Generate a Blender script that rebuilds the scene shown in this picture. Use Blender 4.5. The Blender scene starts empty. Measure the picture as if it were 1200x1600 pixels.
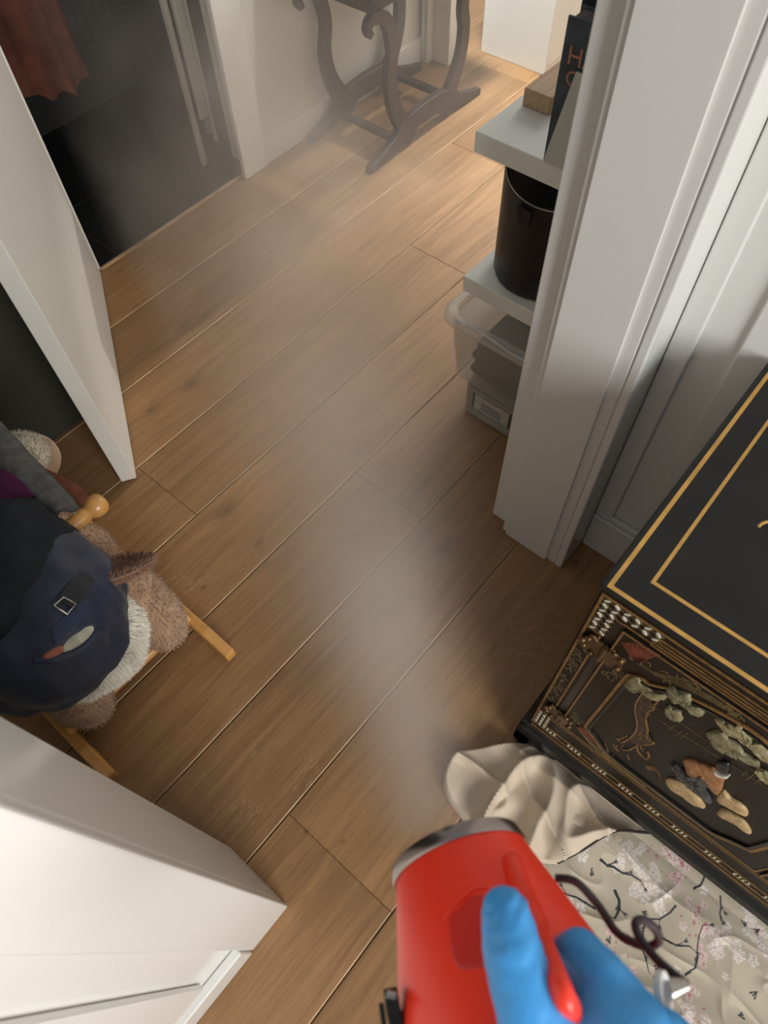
import bpy, bmesh, math, random
import numpy as np
from mathutils import Vector, Matrix, noise as mnoise
random.seed(7); np.random.seed(7)
SC = bpy.context.scene
COL = SC.collection
PI = math.pi

# ------------------------------------------------------------------ camera
CAM_H = 1.4692
ROT = Matrix(((0.64516, 0.66159, -0.38218), (-0.76364, 0.54211, -0.35066), (-0.02481, 0.51809, 0.85497)))
FPX = 1120.33
cam_data = bpy.data.cameras.new('camera')
cam_data.sensor_fit = 'HORIZONTAL'; cam_data.sensor_width = 36
cam_data.lens = 36 * FPX / 1200
cam_data.clip_start = .02
cam_data.dof.use_dof = True
cam_data.dof.focus_distance = 1.6
cam_data.dof.aperture_fstop = 11
cam = bpy.data.objects.new('camera', cam_data); COL.objects.link(cam)
cam.matrix_world = Matrix.Translation((0, 0, CAM_H)) @ ROT.to_4x4()
SC.camera = cam
SC.view_settings.view_transform = 'Standard'; SC.view_settings.look = 'None'
SC.view_settings.gamma = 1; SC.view_settings.use_curve_mapping = False
SC.view_settings.exposure = 0.0
SC.cycles.volume_bounces = 2
SC.cycles.max_bounces = 8
SC.cycles.volume_step_rate = .9
SC.cycles.volume_max_steps = 200

# ------------------------------------------------------------------ world and daylight
world = bpy.data.worlds.new('World'); SC.world = world
world.use_nodes = True
bg = world.node_tree.nodes['Background']
bg.inputs[0].default_value = (.95, .96, 1.0, 1); bg.inputs[1].default_value = .33

def area_light(name, loc, target, size, power, color, size_y=None, spread=None):
    d = bpy.data.lights.new(name, 'AREA'); d.energy = power; d.color = color
    d.size = size
    if size_y: d.shape = 'RECTANGLE'; d.size_y = size_y
    if spread: d.spread = spread
    o = bpy.data.objects.new(name, d); COL.objects.link(o); o.location = loc
    o.rotation_euler = (Vector(target) - Vector(loc)).to_track_quat('-Z', 'Y').to_euler()
    return o
# daylight of the room window behind the camera
area_light('room_window_daylight', (-.55, -2.4, 1.7), (-.1, .2, .9), 1.5, 92, (.98, .99, 1.0), 1.4)
# daylight of the glazed front door at the far end of the hall
area_light('hall_door_daylight', (3.05, .95, 1.55), (1.6, 1.55, .0), .7, 20, (1.0, .97, .92), 1.1)
area_light('hall_fill_light', (1.95, 1.3, 2.2), (2.5, 1.5, .05), .3, 15, (.90, .97, 1.0), spread=math.radians(75))  # added fill without a real fixture, brightens the low cupboard and floor
# low sun through the passage at the far end
sunspot = bpy.data.lights.new('hall_sun', 'SPOT'); sunspot.energy = 300; sunspot.spot_size = math.radians(26); sunspot.spot_blend = .5
sunspot.shadow_soft_size = .035; sunspot.color = (1.0, .97, .92)
_o = bpy.data.objects.new('hall_sun', sunspot); COL.objects.link(_o); _o.location = (4.4, 1.58, 1.75)
_o.rotation_euler = (Vector((1.65, 1.45, .05)) - Vector((4.4, 1.58, 1.75))).to_track_quat('-Z', 'Y').to_euler()

# ------------------------------------------------------------------ helpers
def ray(px, py):
    return ROT @ Vector(((px - 600) / FPX, -(py - 800) / FPX, -1.0))
O = Vector((0, 0, CAM_H))
def onx(px, py, X): r = ray(px, py); return O + r * (X / r.x)
def ony(px, py, Y): r = ray(px, py); return O + r * (Y / r.y)
def onz(px, py, Z): r = ray(px, py); return O + r * ((Z - CAM_H) / r.z)
def at(px, py, d): return O + ray(px, py) * d

def link(name, bm, mat=None, parent=None, smooth=False, auto=None):
    me = bpy.data.meshes.new(name)
    bmesh.ops.recalc_face_normals(bm, faces=bm.faces[:])
    bm.to_mesh(me); bm.free()
    o = bpy.data.objects.new(name, me); COL.objects.link(o)
    if mat:
        for m in (mat if isinstance(mat, (list, tuple)) else [mat]): me.materials.append(m)
    if smooth:
        for p in me.polygons: p.use_smooth = True
    if auto is not None:
        for p in me.polygons: p.use_smooth = True
        bpy.context.view_layer.objects.active = o
        me.set_sharp_from_angle(angle=math.radians(auto))
    if parent: o.parent = parent; o.matrix_parent_inverse = parent.matrix_world.inverted() if False else Matrix.Translation(-parent.location)
    return o
def tag(o, label=None, cat=None, group=None, kind=None):
    if label: o['label'] = label
    if cat: o['category'] = cat
    if group: o['group'] = group
    if kind: o['kind'] = kind
    return o
def thing(name, loc, label, cat, group=None):
    o = bpy.data.objects.new(name, None); COL.objects.link(o); o.location = loc
    o.empty_display_size = .05
    return tag(o, label, cat, group)
def bevel(o, w=.002, seg=2, ang=40):
    m = o.modifiers.new('bevel', 'BEVEL'); m.width = w; m.segments = seg; m.limit_method = 'ANGLE'; m.angle_limit = math.radians(ang)
    m.harden_normals = False
    return o
def box(bm, x0, x1, y0, y1, z0, z1):
    vs = [bm.verts.new((x, y, z)) for z in (z0, z1) for y in (y0, y1) for x in (x0, x1)]
    for f in ((0, 2, 3, 1), (4, 5, 7, 6), (0, 1, 5, 4), (2, 6, 7, 3), (0, 4, 6, 2), (1, 3, 7, 5)):
        bm.faces.new([vs[i] for i in f])
def boxobj(name, dims, mat, parent=None, bev=.002):
    bm = bmesh.new(); box(bm, *dims); o = link(name, bm, mat, parent)
    if bev: bevel(o, bev)
    return o
def prism(bm, pts, d):
    """closed 3-D polygon pts extruded by vector d"""
    d = Vector(d)
    a = [bm.verts.new(p) for p in pts]; b = [bm.verts.new(Vector(p) + d) for p in pts]
    bm.faces.new(a); bm.faces.new(b[::-1])
    n = len(pts)
    for i in range(n): bm.faces.new((a[i], a[(i + 1) % n], b[(i + 1) % n], b[i]))
def catmull(pts, n=8, closed=False):
    P = [Vector(p) for p in pts]; out = []; N = len(P)
    rng = range(N) if closed else range(N - 1)
    for i in rng:
        if closed: p0, p1, p2, p3 = P[(i - 1) % N], P[i], P[(i + 1) % N], P[(i + 2) % N]
        else: p0, p1, p2, p3 = P[max(i - 1, 0)], P[i], P[i + 1], P[min(i + 2, N - 1)]
        for k in range(n):
            t = k / n
            out.append(.5 * ((2 * p1) + (p2 - p0) * t + (2 * p0 - 5 * p1 + 4 * p2 - p3) * t * t + (3 * p1 - p0 - 3 * p2 + p3) * t ** 3))
    if not closed: out.append(P[-1].copy())
    return out
def tube(bm, pts, radii, seg=12, cap=True, up=Vector((0, 0, 1)), sx=1, sy=1):
    n = len(pts)
    if not hasattr(radii, '__len__'): radii = [radii] * n
    rings = []; prev = None
    for i, p in enumerate(pts):
        p = Vector(p)
        t = (Vector(pts[min(i + 1, n - 1)]) - Vector(pts[max(i - 1, 0)])).normalized()
        a = (prev - t * prev.dot(t)) if prev is not None else (up - t * up.dot(t))
        if a.length < 1e-4: a = Vector((1, 0, 0)) - t * t.x
        a.normalize(); b = t.cross(a); prev = a
        rings.append([bm.verts.new(p + (a * math.cos(2 * PI * k / seg) * sx + b * math.sin(2 * PI * k / seg) * sy) * radii[i]) for k in range(seg)])
    for i in range(n - 1):
        for k in range(seg):
            bm.faces.new((rings[i][k], rings[i][(k + 1) % seg], rings[i + 1][(k + 1) % seg], rings[i + 1][k]))
    if cap:
        bm.faces.new(rings[0][::-1]); bm.faces.new(rings[-1])
def lathe(bm, prof, center=(0, 0, 0), axis=(0, 0, 1), seg=48, cap0=True, cap1=True):
    """prof: list of (r, t) along axis"""
    ax = Vector(axis).normalized(); a = ax.orthogonal().normalized(); b = ax.cross(a); c = Vector(center)
    rings = [[bm.verts.new(c + ax * t + (a * math.cos(2 * PI * k / seg) + b * math.sin(2 * PI * k / seg)) * r) for k in range(seg)] for r, t in prof]
    for i in range(len(rings) - 1):
        for k in range(seg): bm.faces.new((rings[i][k], rings[i][(k + 1) % seg], rings[i + 1][(k + 1) % seg], rings[i + 1][k]))
    if cap0: bm.faces.new(rings[0][::-1])
    if cap1: bm.faces.new(rings[-1])
def ellipsoid(bm, c, r, rot=None, sub=3):
    g = bmesh.ops.create_icosphere(bm, subdivisions=sub, radius=1)
    M = Matrix.Translation(c) @ (rot.to_4x4() if rot else Matrix.Identity(4)) @ Matrix.Diagonal((*(r if hasattr(r, '__len__') else (r, r, r)), 1))
    bmesh.ops.transform(bm, matrix=M, verts=g['verts'])
def capsule(bm, pts, radii, step=.35, sub=2):
    """chain of overlapping balls, fused later by a voxel remesh"""
    for i in range(len(pts) - 1):
        a, b = Vector(pts[i]), Vector(pts[i + 1]); L = (b - a).length
        n = max(2, int(L / (min(radii[i], radii[i + 1]) * step)))
        for k in range(n + 1):
            t = k / n; ellipsoid(bm, a.lerp(b, t), radii[i] * (1 - t) + radii[i + 1] * t, sub=sub)
def fuse(o, voxel, smooth=6, factor=.6):
    m = o.modifiers.new('remesh', 'REMESH'); m.mode = 'VOXEL'; m.voxel_size = voxel; m.use_smooth_shade = True
    s = o.modifiers.new('smooth', 'SMOOTH'); s.iterations = smooth; s.factor = factor
    bpy.context.view_layer.update()
    dg = bpy.context.evaluated_depsgraph_get()
    me = bpy.data.meshes.new_from_object(o.evaluated_get(dg))
    o.modifiers.clear(); old = o.data; mats = [m for m in old.materials]
    o.data = me; bpy.data.meshes.remove(old)
    me.materials.clear()
    for m in mats: me.materials.append(m)
    for p in me.polygons: p.use_smooth = True
    return o
def add_fur(o, count, length, width, clump=.4, lean=(0, 0, -.4), seed=1, keep=None):
    """short pile: thin tapered blades standing on the mesh itself"""
    rnd = random.Random(seed); me = o.data
    bm = bmesh.new(); bm.from_mesh(me); bm.faces.ensure_lookup_table()
    faces = [f for f in bm.faces]
    if keep: faces = [f for f in faces if keep(f.calc_center_median())]
    areas = np.cumsum([f.calc_area() for f in faces]); tot = areas[-1]
    lean = Vector(lean)
    picks = np.searchsorted(areas, np.random.RandomState(seed).rand(count) * tot)
    data = []
    for i in picks:
        f = faces[min(i, len(faces) - 1)]; vs = [v.co for v in f.verts]
        w = [rnd.random() for _ in vs]; s = sum(w); p = sum((v * (a / s) for v, a in zip(vs, w)), Vector())
        data.append((p, f.normal.copy()))
    for p, n in data:
        fl = mnoise.noise_vector(p * 28) * clump
        d = (n + lean * .8 + fl + Vector((rnd.uniform(-1, 1), rnd.uniform(-1, 1), rnd.uniform(-1, 1))) * .35).normalized()
        s = d.cross(Vector((rnd.uniform(-1, 1), rnd.uniform(-1, 1), rnd.uniform(-1, 1)))).normalized() * width
        L = length * rnd.uniform(.6, 1.2)
        mid = p + d * L * .55; tip = p + d * L + lean * L * .3
        a, b, c, e, g = [bm.verts.new(q) for q in (p - s - n * .001, p + s - n * .001, mid + s * .8, mid - s * .8, tip)]
        bm.faces.new((a, b, c, e)); bm.faces.new((e, c, g))
    bm.to_mesh(me); bm.free()
    for p in me.polygons: p.use_smooth = True

# ------------------------------------------------------------------ materials
def srgb(r, g, b):
    return tuple(((c / 255) / 12.92 if c / 255 < .04045 else ((c / 255 + .055) / 1.055) ** 2.4) for c in (r, g, b))
def mat(name, color, rough=.5, metal=0, spec=.5, bump=0, bscale=200, var=0, vscale=8, coat=0, sss=0, transmission=0, ior=1.45, alpha=1, sheen=0, stretch=None, detail=4, coat_rough=.1):
    m = bpy.data.materials.new(name); m.use_nodes = True; nt = m.node_tree; p = nt.nodes['Principled BSDF']
    p.inputs['Base Color'].default_value = (*color, 1); p.inputs['Roughness'].default_value = rough
    p.inputs['Metallic'].default_value = metal; p.inputs['Specular IOR Level'].default_value = spec
    p.inputs['Coat Weight'].default_value = coat; p.inputs['Coat Roughness'].default_value = coat_rough
    p.inputs['Transmission Weight'].default_value = transmission; p.inputs['IOR'].default_value = ior
    p.inputs['Alpha'].default_value = alpha; p.inputs['Sheen Weight'].default_value = sheen
    if sss: p.inputs['Subsurface Weight'].default_value = sss; p.inputs['Subsurface Scale'].default_value = .01
    tc = nt.nodes.new('ShaderNodeTexCoord'); src = tc.outputs['Object']
    if stretch:
        mp = nt.nodes.new('ShaderNodeMapping'); mp.inputs['Scale'].default_value = stretch
        nt.links.new(src, mp.inputs['Vector']); src = mp.outputs['Vector']
    if var:
        n = nt.nodes.new('ShaderNodeTexNoise'); n.inputs['Scale'].default_value = vscale; n.inputs['Detail'].default_value = detail
        nt.links.new(src, n.inputs['Vector'])
        r = nt.nodes.new('ShaderNodeValToRGB'); r.color_ramp.elements[0].position = .3; r.color_ramp.elements[1].position = .7
        r.color_ramp.elements[0].color = (*[c * (1 - var) for c in color], 1); r.color_ramp.elements[1].color = (*[min(1, c * (1 + var)) for c in color], 1)
        nt.links.new(n.outputs['Fac'], r.inputs['Fac']); nt.links.new(r.outputs['Color'], p.inputs['Base Color'])
    if bump:
        n = nt.nodes.new('ShaderNodeTexNoise'); n.inputs['Scale'].default_value = bscale; n.inputs['Detail'].default_value = 3
        nt.links.new(src, n.inputs['Vector'])
        b = nt.nodes.new('ShaderNodeBump'); b.inputs['Strength'].default_value = bump; b.inputs['Distance'].default_value = .002
        nt.links.new(n.outputs['Fac'], b.inputs['Height']); nt.links.new(b.outputs['Normal'], p.inputs['Normal'])
    return m
M = {}
M['paint'] = mat('white_paint', srgb(226, 223, 214), .38, bump=.12, bscale=60)
M['gloss'] = mat('gloss_white_paint', srgb(228, 227, 221), .26, bump=.16, bscale=14, coat=.2)
M['wall'] = mat('wall_paint', srgb(222, 218, 208), .6, bump=.15, bscale=120)
M['door'] = mat('door_lacquer', srgb(222, 220, 210), .35, bump=.04, bscale=30)
M['shelf'] = mat('shelf_lacquer', srgb(228, 228, 220), .4, bump=.05, bscale=50)
M['caulk'] = mat('dusty_caulk', srgb(150, 138, 120), .9, var=.3, vscale=60)
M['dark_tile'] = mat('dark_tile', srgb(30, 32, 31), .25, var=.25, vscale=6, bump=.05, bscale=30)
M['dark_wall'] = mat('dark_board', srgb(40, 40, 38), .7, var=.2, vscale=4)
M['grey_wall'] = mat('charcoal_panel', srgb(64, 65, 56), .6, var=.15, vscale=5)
M['table'] = mat('dark_varnished_wood', srgb(44, 30, 28), .4, var=.25, vscale=30, stretch=(1, 1, .3), bump=.1, bscale=80)
M['beech'] = mat('lacquered_beech', srgb(205, 150, 82), .32, var=.12, vscale=40, stretch=(1, 1, 1), coat=.35)
M['beech_x'] = mat('lacquered_beech_dowel', srgb(214, 160, 92), .3, var=.1, vscale=30, stretch=(.2, 3, 3), coat=.4)
M['plush'] = mat('tan_plush', srgb(176, 142, 112), .95, var=.18, vscale=40, sheen=.5)
M['plush_dark'] = mat('brown_plush', srgb(140, 104, 80), .95, var=.2, vscale=60, sheen=.4)
M['fluff'] = mat('cream_fluff', srgb(244, 238, 222), .95, var=.1, vscale=30, sheen=.4)
M['pinkfelt'] = mat('brown_pink_felt', srgb(150, 92, 70), .9, var=.15, vscale=60)
M['navy'] = mat('navy_nylon', srgb(26, 33, 52), .55, var=.25, vscale=12, bump=.25, bscale=700, sheen=.15)
M['navy_top'] = mat('navy_black_fleece', srgb(15, 20, 28), .85, var=.3, vscale=14, bump=.4, bscale=300)
M['black_strap'] = mat('black_webbing', srgb(20, 21, 26), .6, bump=.3, bscale=500)
M['steel'] = mat('brushed_steel', srgb(170, 165, 158), .28, metal=1, bump=.06, bscale=60)
M['rimsteel'] = mat('rim_steel', srgb(160, 148, 142), .24, metal=1, bump=.05, bscale=40)
M['red'] = mat('red_plastic', srgb(252, 62, 38), .36, var=.05, vscale=6, bump=.03, bscale=40)
M['red_dark'] = mat('recess_shade_red', srgb(206, 40, 30), .5, var=.1, vscale=20)
M['blackplastic'] = mat('black_plastic', srgb(22, 22, 24), .35, bump=.04, bscale=60)
M['cable'] = mat('dark_rubber_cable', srgb(44, 30, 36), .5, bump=.05, bscale=100)
M['nitrile'] = mat('blue_nitrile', srgb(66, 156, 222), .42, var=.06, vscale=30, bump=1.0, bscale=42, sss=.05, detail=2)
M['skin'] = mat('skin', srgb(205, 160, 132), .5, sss=.1, bump=.1, bscale=200, var=.05)
M['grey_knit'] = mat('grey_quilted_wool', srgb(84, 82, 78), .95, var=.3, vscale=60, bump=.6, bscale=160)
M['magenta'] = mat('plum_cloth', srgb(74, 18, 58), .85, var=.2, vscale=20, bump=.3, bscale=300)
M['cord_edge'] = mat('pale_cord', srgb(150, 146, 132), .9, bump=.4, bscale=500)
M['lacquer'] = mat('black_lacquer', srgb(25, 25, 23), .34, var=.2, vscale=10, bump=.03, bscale=20, spec=.42)
M['lacquer_front'] = mat('aged_black_lacquer', srgb(24, 18, 13), .42, var=.3, vscale=25, bump=.08, bscale=120, spec=.22)
M['gold'] = mat('gold_paint', srgb(205, 158, 84), .45, metal=.25, var=.15, vscale=40)
M['gold_dim'] = mat('worn_gold_paint', srgb(128, 96, 54), .5, metal=.3, var=.35, vscale=120)
M['gold_faint'] = mat('faint_gold_line', srgb(104, 90, 56), .5, metal=.2, var=.35, vscale=150)
M['pearl'] = mat('mother_of_pearl', srgb(205, 200, 182), .3, var=.2, vscale=90)
M['brass'] = mat('aged_brass', srgb(104, 82, 56), .38, metal=.8, var=.35, vscale=90, bump=.3, bscale=150)
M['jade'] = mat('carved_soapstone', srgb(122, 116, 86), .5, var=.3, vscale=70, bump=.9, bscale=160)
M['ivory'] = mat('carved_pale_stone', srgb(172, 146, 104), .5, var=.2, vscale=90, bump=.6, bscale=200)
M['amber'] = mat('carved_amber_stone', srgb(142, 98, 62), .45, var=.3, vscale=90, bump=.6, bscale=200)
M['greystone'] = mat('carved_grey_stone', srgb(66, 64, 62), .4, var=.45, vscale=120, bump=.7, bscale=200)
M['rust'] = mat('faded_red_paint', srgb(104, 48, 30), .5, var=.3, vscale=90)
M['bin'] = mat('black_bin_plastic', srgb(30, 26, 32), .42, var=.15, vscale=12, bump=.12, bscale=160)
M['liner'] = mat('dark_bin_liner', srgb(36, 32, 38), .35, var=.3, vscale=20, bump=.4, bscale=60)
M['clearplastic'] = mat('clear_plastic', (.93, .94, .92), .08, transmission=1, ior=1.2, bump=.06, bscale=30)
M['frost'] = mat('cloudy_plastic', (.86, .86, .83), .35, transmission=.55, ior=1.25, bump=.1, bscale=60)
def clear(name, col, a, rough):
    m = mat(name, col, rough, bump=.1, bscale=20, alpha=a, spec=.8); return m
M['clearplastic'] = clear('clear_plastic_wall', srgb(206, 206, 196), .28, .12)
M['lidplastic'] = clear('clear_plastic_lid', srgb(210, 210, 202), .30, .10)
M['lidrim'] = clear('clear_plastic_rim', srgb(216, 214, 206), .55, .12)
M['drawer'] = mat('milky_drawer_plastic', srgb(176, 172, 160), .4, transmission=.3, ior=1.3, bump=.05, bscale=50)
M['darkcloth'] = mat('dark_green_black_cloth', srgb(40, 46, 44), .8, var=.3, vscale=30, bump=.4, bscale=200)
M['lightwood'] = mat('pale_wood_block', srgb(190, 160, 128), .7, var=.15, vscale=30, stretch=(.3, 6, 3))
M['bookcover'] = mat('dark_book_cover', srgb(66, 76, 82), .45, var=.55, vscale=18)
M['bookpages'] = mat('book_top', srgb(98, 90, 90), .8, var=.2, vscale=120)
M['letter'] = mat('rust_letters', srgb(176, 122, 98), .6)
M['grey_file'] = mat('grey_file_board', srgb(196, 194, 184), .6, bump=.05, bscale=60)
M['coat_rust'] = mat('rust_brown_coat', srgb(84, 46, 32), .9, var=.35, vscale=14, bump=.5, bscale=120)
M['coat_dark'] = mat('dark_grey_coat', srgb(44, 42, 42), .9, var=.3, vscale=10, bump=.4, bscale=120)
M['pole_white'] = mat('white_lacquered_pipe', srgb(190, 186, 172), .45, var=.05, vscale=10)
M['linen'] = mat('beige_lining_cloth', srgb(206, 188, 164), .85, var=.06, vscale=12, bump=.25, bscale=900, sheen=.2)
M['hem'] = mat('dark_piping', srgb(50, 44, 42), .8)
M['gapdark'] = mat('gap_dirt', srgb(38, 28, 22), .9)
M['edgewood'] = mat('lit_edge_threshold_wood', srgb(180, 148, 110), .6, var=.4, vscale=9)  # light caught by board edges put into the colour; also the threshold wood
M['paper'] = mat('white_label', srgb(176, 174, 168), .7)
M['ink'] = mat('grey_ink', srgb(70, 70, 72), .7)

# floor wood -------------------------------------------------------
def floor_material():
    m = bpy.data.materials.new('oak_floorboards'); m.use_nodes = True; nt = m.node_tree; N = nt.nodes; L = nt.links
    p = N['Principled BSDF']
    def node(t, **k):
        n = N.new(t)
        for a, b in k.items(): setattr(n, a, b)
        return n
    tc = node('ShaderNodeTexCoord'); att = node('ShaderNodeAttribute', attribute_name='plank')
    sep = node('ShaderNodeSeparateColor'); L.new(att.outputs['Color'], sep.inputs[0])
    # shift each plank's grain
    comb = node('ShaderNodeCombineXYZ')
    for i, k in ((0, 37.0), (1, 11.0), (2, 5.0)):
        mm = node('ShaderNodeMath', operation='MULTIPLY'); mm.inputs[1].default_value = k
        L.new(sep.outputs[0 if i != 1 else 1], mm.inputs[0]); L.new(mm.outputs[0], comb.inputs[i])
    add = node('ShaderNodeVectorMath', operation='ADD'); L.new(tc.outputs['Object'], add.inputs[0]); L.new(comb.outputs[0], add.inputs[1])
    # knots: positions on the floor
    knots = [(onz(*k[:2], 0), k[2]) for k in ((290, 508, .020), (298, 600, .022), (236, 640, .014), (355, 797, .019), (404, 849, .009), (318, 917, .006), (585, 935, .014), (611, 952, .011), (695, 855, .017), (478, 1300, .004), (535, 1315, .003), (900, 880, .006))]
    ksum = None
    for v, r in knots:
        sb = node('ShaderNodeVectorMath', operation='SUBTRACT'); sb.inputs[1].default_value = v; L.new(tc.outputs['Object'], sb.inputs[0])
        ml = node('ShaderNodeVectorMath', operation='MULTIPLY'); ml.inputs[1].default_value = (1 / r * .62, 1 / r, 1); L.new(sb.outputs[0], ml.inputs[0])
        dt = node('ShaderNodeVectorMath', operation='DOT_PRODUCT'); L.new(ml.outputs[0], dt.inputs[0]); L.new(ml.outputs[0], dt.inputs[1])
        ng = node('ShaderNodeMath', operation='MULTIPLY_ADD'); ng.inputs[1].default_value = 1.0; ng.inputs[2].default_value = 1.0; L.new(dt.outputs['Value'], ng.inputs[0])
        iv = node('ShaderNodeMath', operation='DIVIDE'); iv.inputs[0].default_value = 1.0; L.new(ng.outputs[0], iv.inputs[1])
        pw = node('ShaderNodeMath', operation='POWER'); pw.inputs[1].default_value = 1.6; L.new(iv.outputs[0], pw.inputs[0])
        if ksum is None: ksum = pw.outputs[0]
        else:
            ad = node('ShaderNodeMath', operation='ADD'); L.new(ksum, ad.inputs[0]); L.new(pw.outputs[0], ad.inputs[1]); ksum = ad.outputs[0]
    # grain coordinate bent round the knots
    kc = node('ShaderNodeCombineXYZ'); km = node('ShaderNodeMath', operation='MULTIPLY'); km.inputs[1].default_value = .035
    L.new(ksum, km.inputs[0]); L.new(km.outputs[0], kc.inputs[1])
    add2 = node('ShaderNodeVectorMath', operation='ADD'); L.new(add.outputs[0], add2.inputs[0]); L.new(kc.outputs[0], add2.inputs[1])
    mp = node('ShaderNodeMapping'); mp.inputs['Scale'].default_value = (1.6, 26, 1); L.new(add2.outputs[0], mp.inputs['Vector'])
    n1 = node('ShaderNodeTexNoise'); n1.inputs['Scale'].default_value = 1.6; n1.inputs['Detail'].default_value = 7; n1.inputs['Roughness'].default_value = .62; n1.inputs['Distortion'].default_value = .9
    L.new(mp.outputs[0], n1.inputs['Vector'])
    mp2 = node('ShaderNodeMapping'); mp2.inputs['Scale'].default_value = (12, 260, 1); L.new(add2.outputs[0], mp2.inputs['Vector'])
    n2 = node('ShaderNodeTexNoise'); n2.inputs['Scale'].default_value = 1; n2.inputs['Detail'].default_value = 3; L.new(mp2.outputs[0], n2.inputs['Vector'])
    n3 = node('ShaderNodeTexNoise'); n3.inputs['Scale'].default_value = 3.2; n3.inputs['Detail'].default_value = 3; L.new(add.outputs[0], n3.inputs['Vector'])
    ramp = node('ShaderNodeValToRGB'); e = ramp.color_ramp.elements
    e[0].position = .26; e[0].color = (*srgb(130, 97, 63), 1); e[1].position = .74; e[1].color = (*srgb(166, 128, 88), 1)
    L.new(n1.outputs['Fac'], ramp.inputs['Fac'])
    def mix(a, b, fac, mode='MULTIPLY', f=1.0):
        x = node('ShaderNodeMix', data_type='RGBA', blend_type=mode)
        if fac is None: x.inputs[0].default_value = f
        else: L.new(fac, x.inputs[0])
        L.new(a, x.inputs[6])
        if isinstance(b, tuple): x.inputs[7].default_value = (*b, 1)
        else: L.new(b, x.inputs[7])
        return x.outputs[2]
    r2 = node('ShaderNodeValToRGB'); r2.color_ramp.elements[0].position = .38; r2.color_ramp.elements[0].color = (.74, .72, .70, 1); r2.color_ramp.elements[1].position = .6; r2.color_ramp.elements[1].color = (1.05, 1.05, 1.05, 1)
    L.new(n2.outputs['Fac'], r2.inputs['Fac'])
    c = mix(ramp.outputs['Color'], r2.outputs['Color'], None, f=.38)
    r3 = node('ShaderNodeValToRGB'); r3.color_ramp.elements[0].position = .3; r3.color_ramp.elements[0].color = (.84, .81, .76, 1); r3.color_ramp.elements[1].position = .7; r3.color_ramp.elements[1].color = (1.1, 1.06, 1.0, 1)
    L.new(n3.outputs['Fac'], r3.inputs['Fac'])
    c = mix(c, r3.outputs['Color'], None, f=.8)
    # plank tone
    tone = node('ShaderNodeMapRange'); tone.inputs[3].default_value = .86; tone.inputs[4].default_value = 1.1; L.new(sep.outputs[2], tone.inputs[0])
    tcx = node('ShaderNodeCombineColor'); [L.new(tone.outputs[0], tcx.inputs[i]) for i in range(3)]
    c = mix(c, tcx.outputs[0], None)
    kf = node('ShaderNodeMath', operation='MULTIPLY', use_clamp=True); kf.inputs[1].default_value = 1.0
    kn = node('ShaderNodeMath', operation='MULTIPLY'); L.new(ksum, kn.inputs[0]); L.new(n1.outputs['Fac'], kn.inputs[1])
    L.new(kn.outputs[0], kf.inputs[0])
    c = mix(c, srgb(62, 44, 32), kf.outputs[0], 'MIX')
    # sparse bright flecks
    mp4 = node('ShaderNodeMapping'); mp4.inputs['Scale'].default_value = (60, 500, 1); mp4.inputs['Rotation'].default_value = (0, 0, .25); L.new(add.outputs[0], mp4.inputs['Vector'])
    n4 = node('ShaderNodeTexNoise'); n4.inputs['Scale'].default_value = 1; L.new(mp4.outputs[0], n4.inputs['Vector'])
    n5 = node('ShaderNodeTexNoise'); n5.inputs['Scale'].default_value = 5; L.new(add.outputs[0], n5.inputs['Vector'])
    mm = node('ShaderNodeMath', operation='MULTIPLY'); L.new(n4.outputs['Fac'], mm.inputs[0]); L.new(n5.outputs['Fac'], mm.inputs[1])
    fl = node('ShaderNodeMapRange'); fl.inputs[1].default_value = .44; fl.inputs[2].default_value = .49; fl.inputs[4].default_value = .55; L.new(mm.outputs[0], fl.inputs[0])
    c = mix(c, srgb(196, 170, 130), fl.outputs[0], 'MIX')
    # curved scuffs by the cabinet
    sc_c = onz(905, 1190, 0)
    sb = node('ShaderNodeVectorMath', operation='SUBTRACT'); sb.inputs[1].default_value = (.43, -.02, 0); L.new(tc.outputs['Object'], sb.inputs[0])
    ln = node('ShaderNodeVectorMath', operation='LENGTH'); L.new(sb.outputs[0], ln.inputs[0])
    wv = node('ShaderNodeMath', operation='MULTIPLY'); wv.inputs[1].default_value = 260; L.new(ln.outputs['Value'], wv.inputs[0])
    nw = node('ShaderNodeTexNoise'); nw.inputs['Scale'].default_value = 14; L.new(tc.outputs['Object'], nw.inputs['Vector'])
    nwm = node('ShaderNodeMath', operation='MULTIPLY_ADD'); nwm.inputs[1].default_value = 26; L.new(nw.outputs['Fac'], nwm.inputs[0]); L.new(wv.outputs[0], nwm.inputs[2])
    sn = node('ShaderNodeMath', operation='SINE'); L.new(nwm.outputs[0], sn.inputs[0])
    s1 = node('ShaderNodeMapRange'); s1.inputs[1].default_value = .55; s1.inputs[2].default_value = 1.0; L.new(sn.outputs[0], s1.inputs[0])
    near = node('ShaderNodeVectorMath', operation='DISTANCE'); near.inputs[1].default_value = (.62, .14, 0); L.new(tc.outputs['Object'], near.inputs[0])
    s2 = node('ShaderNodeMapRange'); s2.inputs[1].default_value = .15; s2.inputs[2].default_value = .05; s2.inputs[4].default_value = .3; L.new(near.outputs['Value'], s2.inputs[0])
    s3 = node('ShaderNodeMath', operation='MULTIPLY'); L.new(s1.outputs[0], s3.inputs[0]); L.new(s2.outputs[0], s3.inputs[1])
    c = mix(c, srgb(176, 140, 100), s3.outputs[0], 'MIX')
    L.new(c, p.inputs['Base Color'])
    p.inputs['Roughness'].default_value = .42; p.inputs['Specular IOR Level'].default_value = .45
    rr = node('ShaderNodeMapRange'); rr.inputs[3].default_value = .36; rr.inputs[4].default_value = .52; L.new(n1.outputs['Fac'], rr.inputs[0]); L.new(rr.outputs[0], p.inputs['Roughness'])
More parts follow.
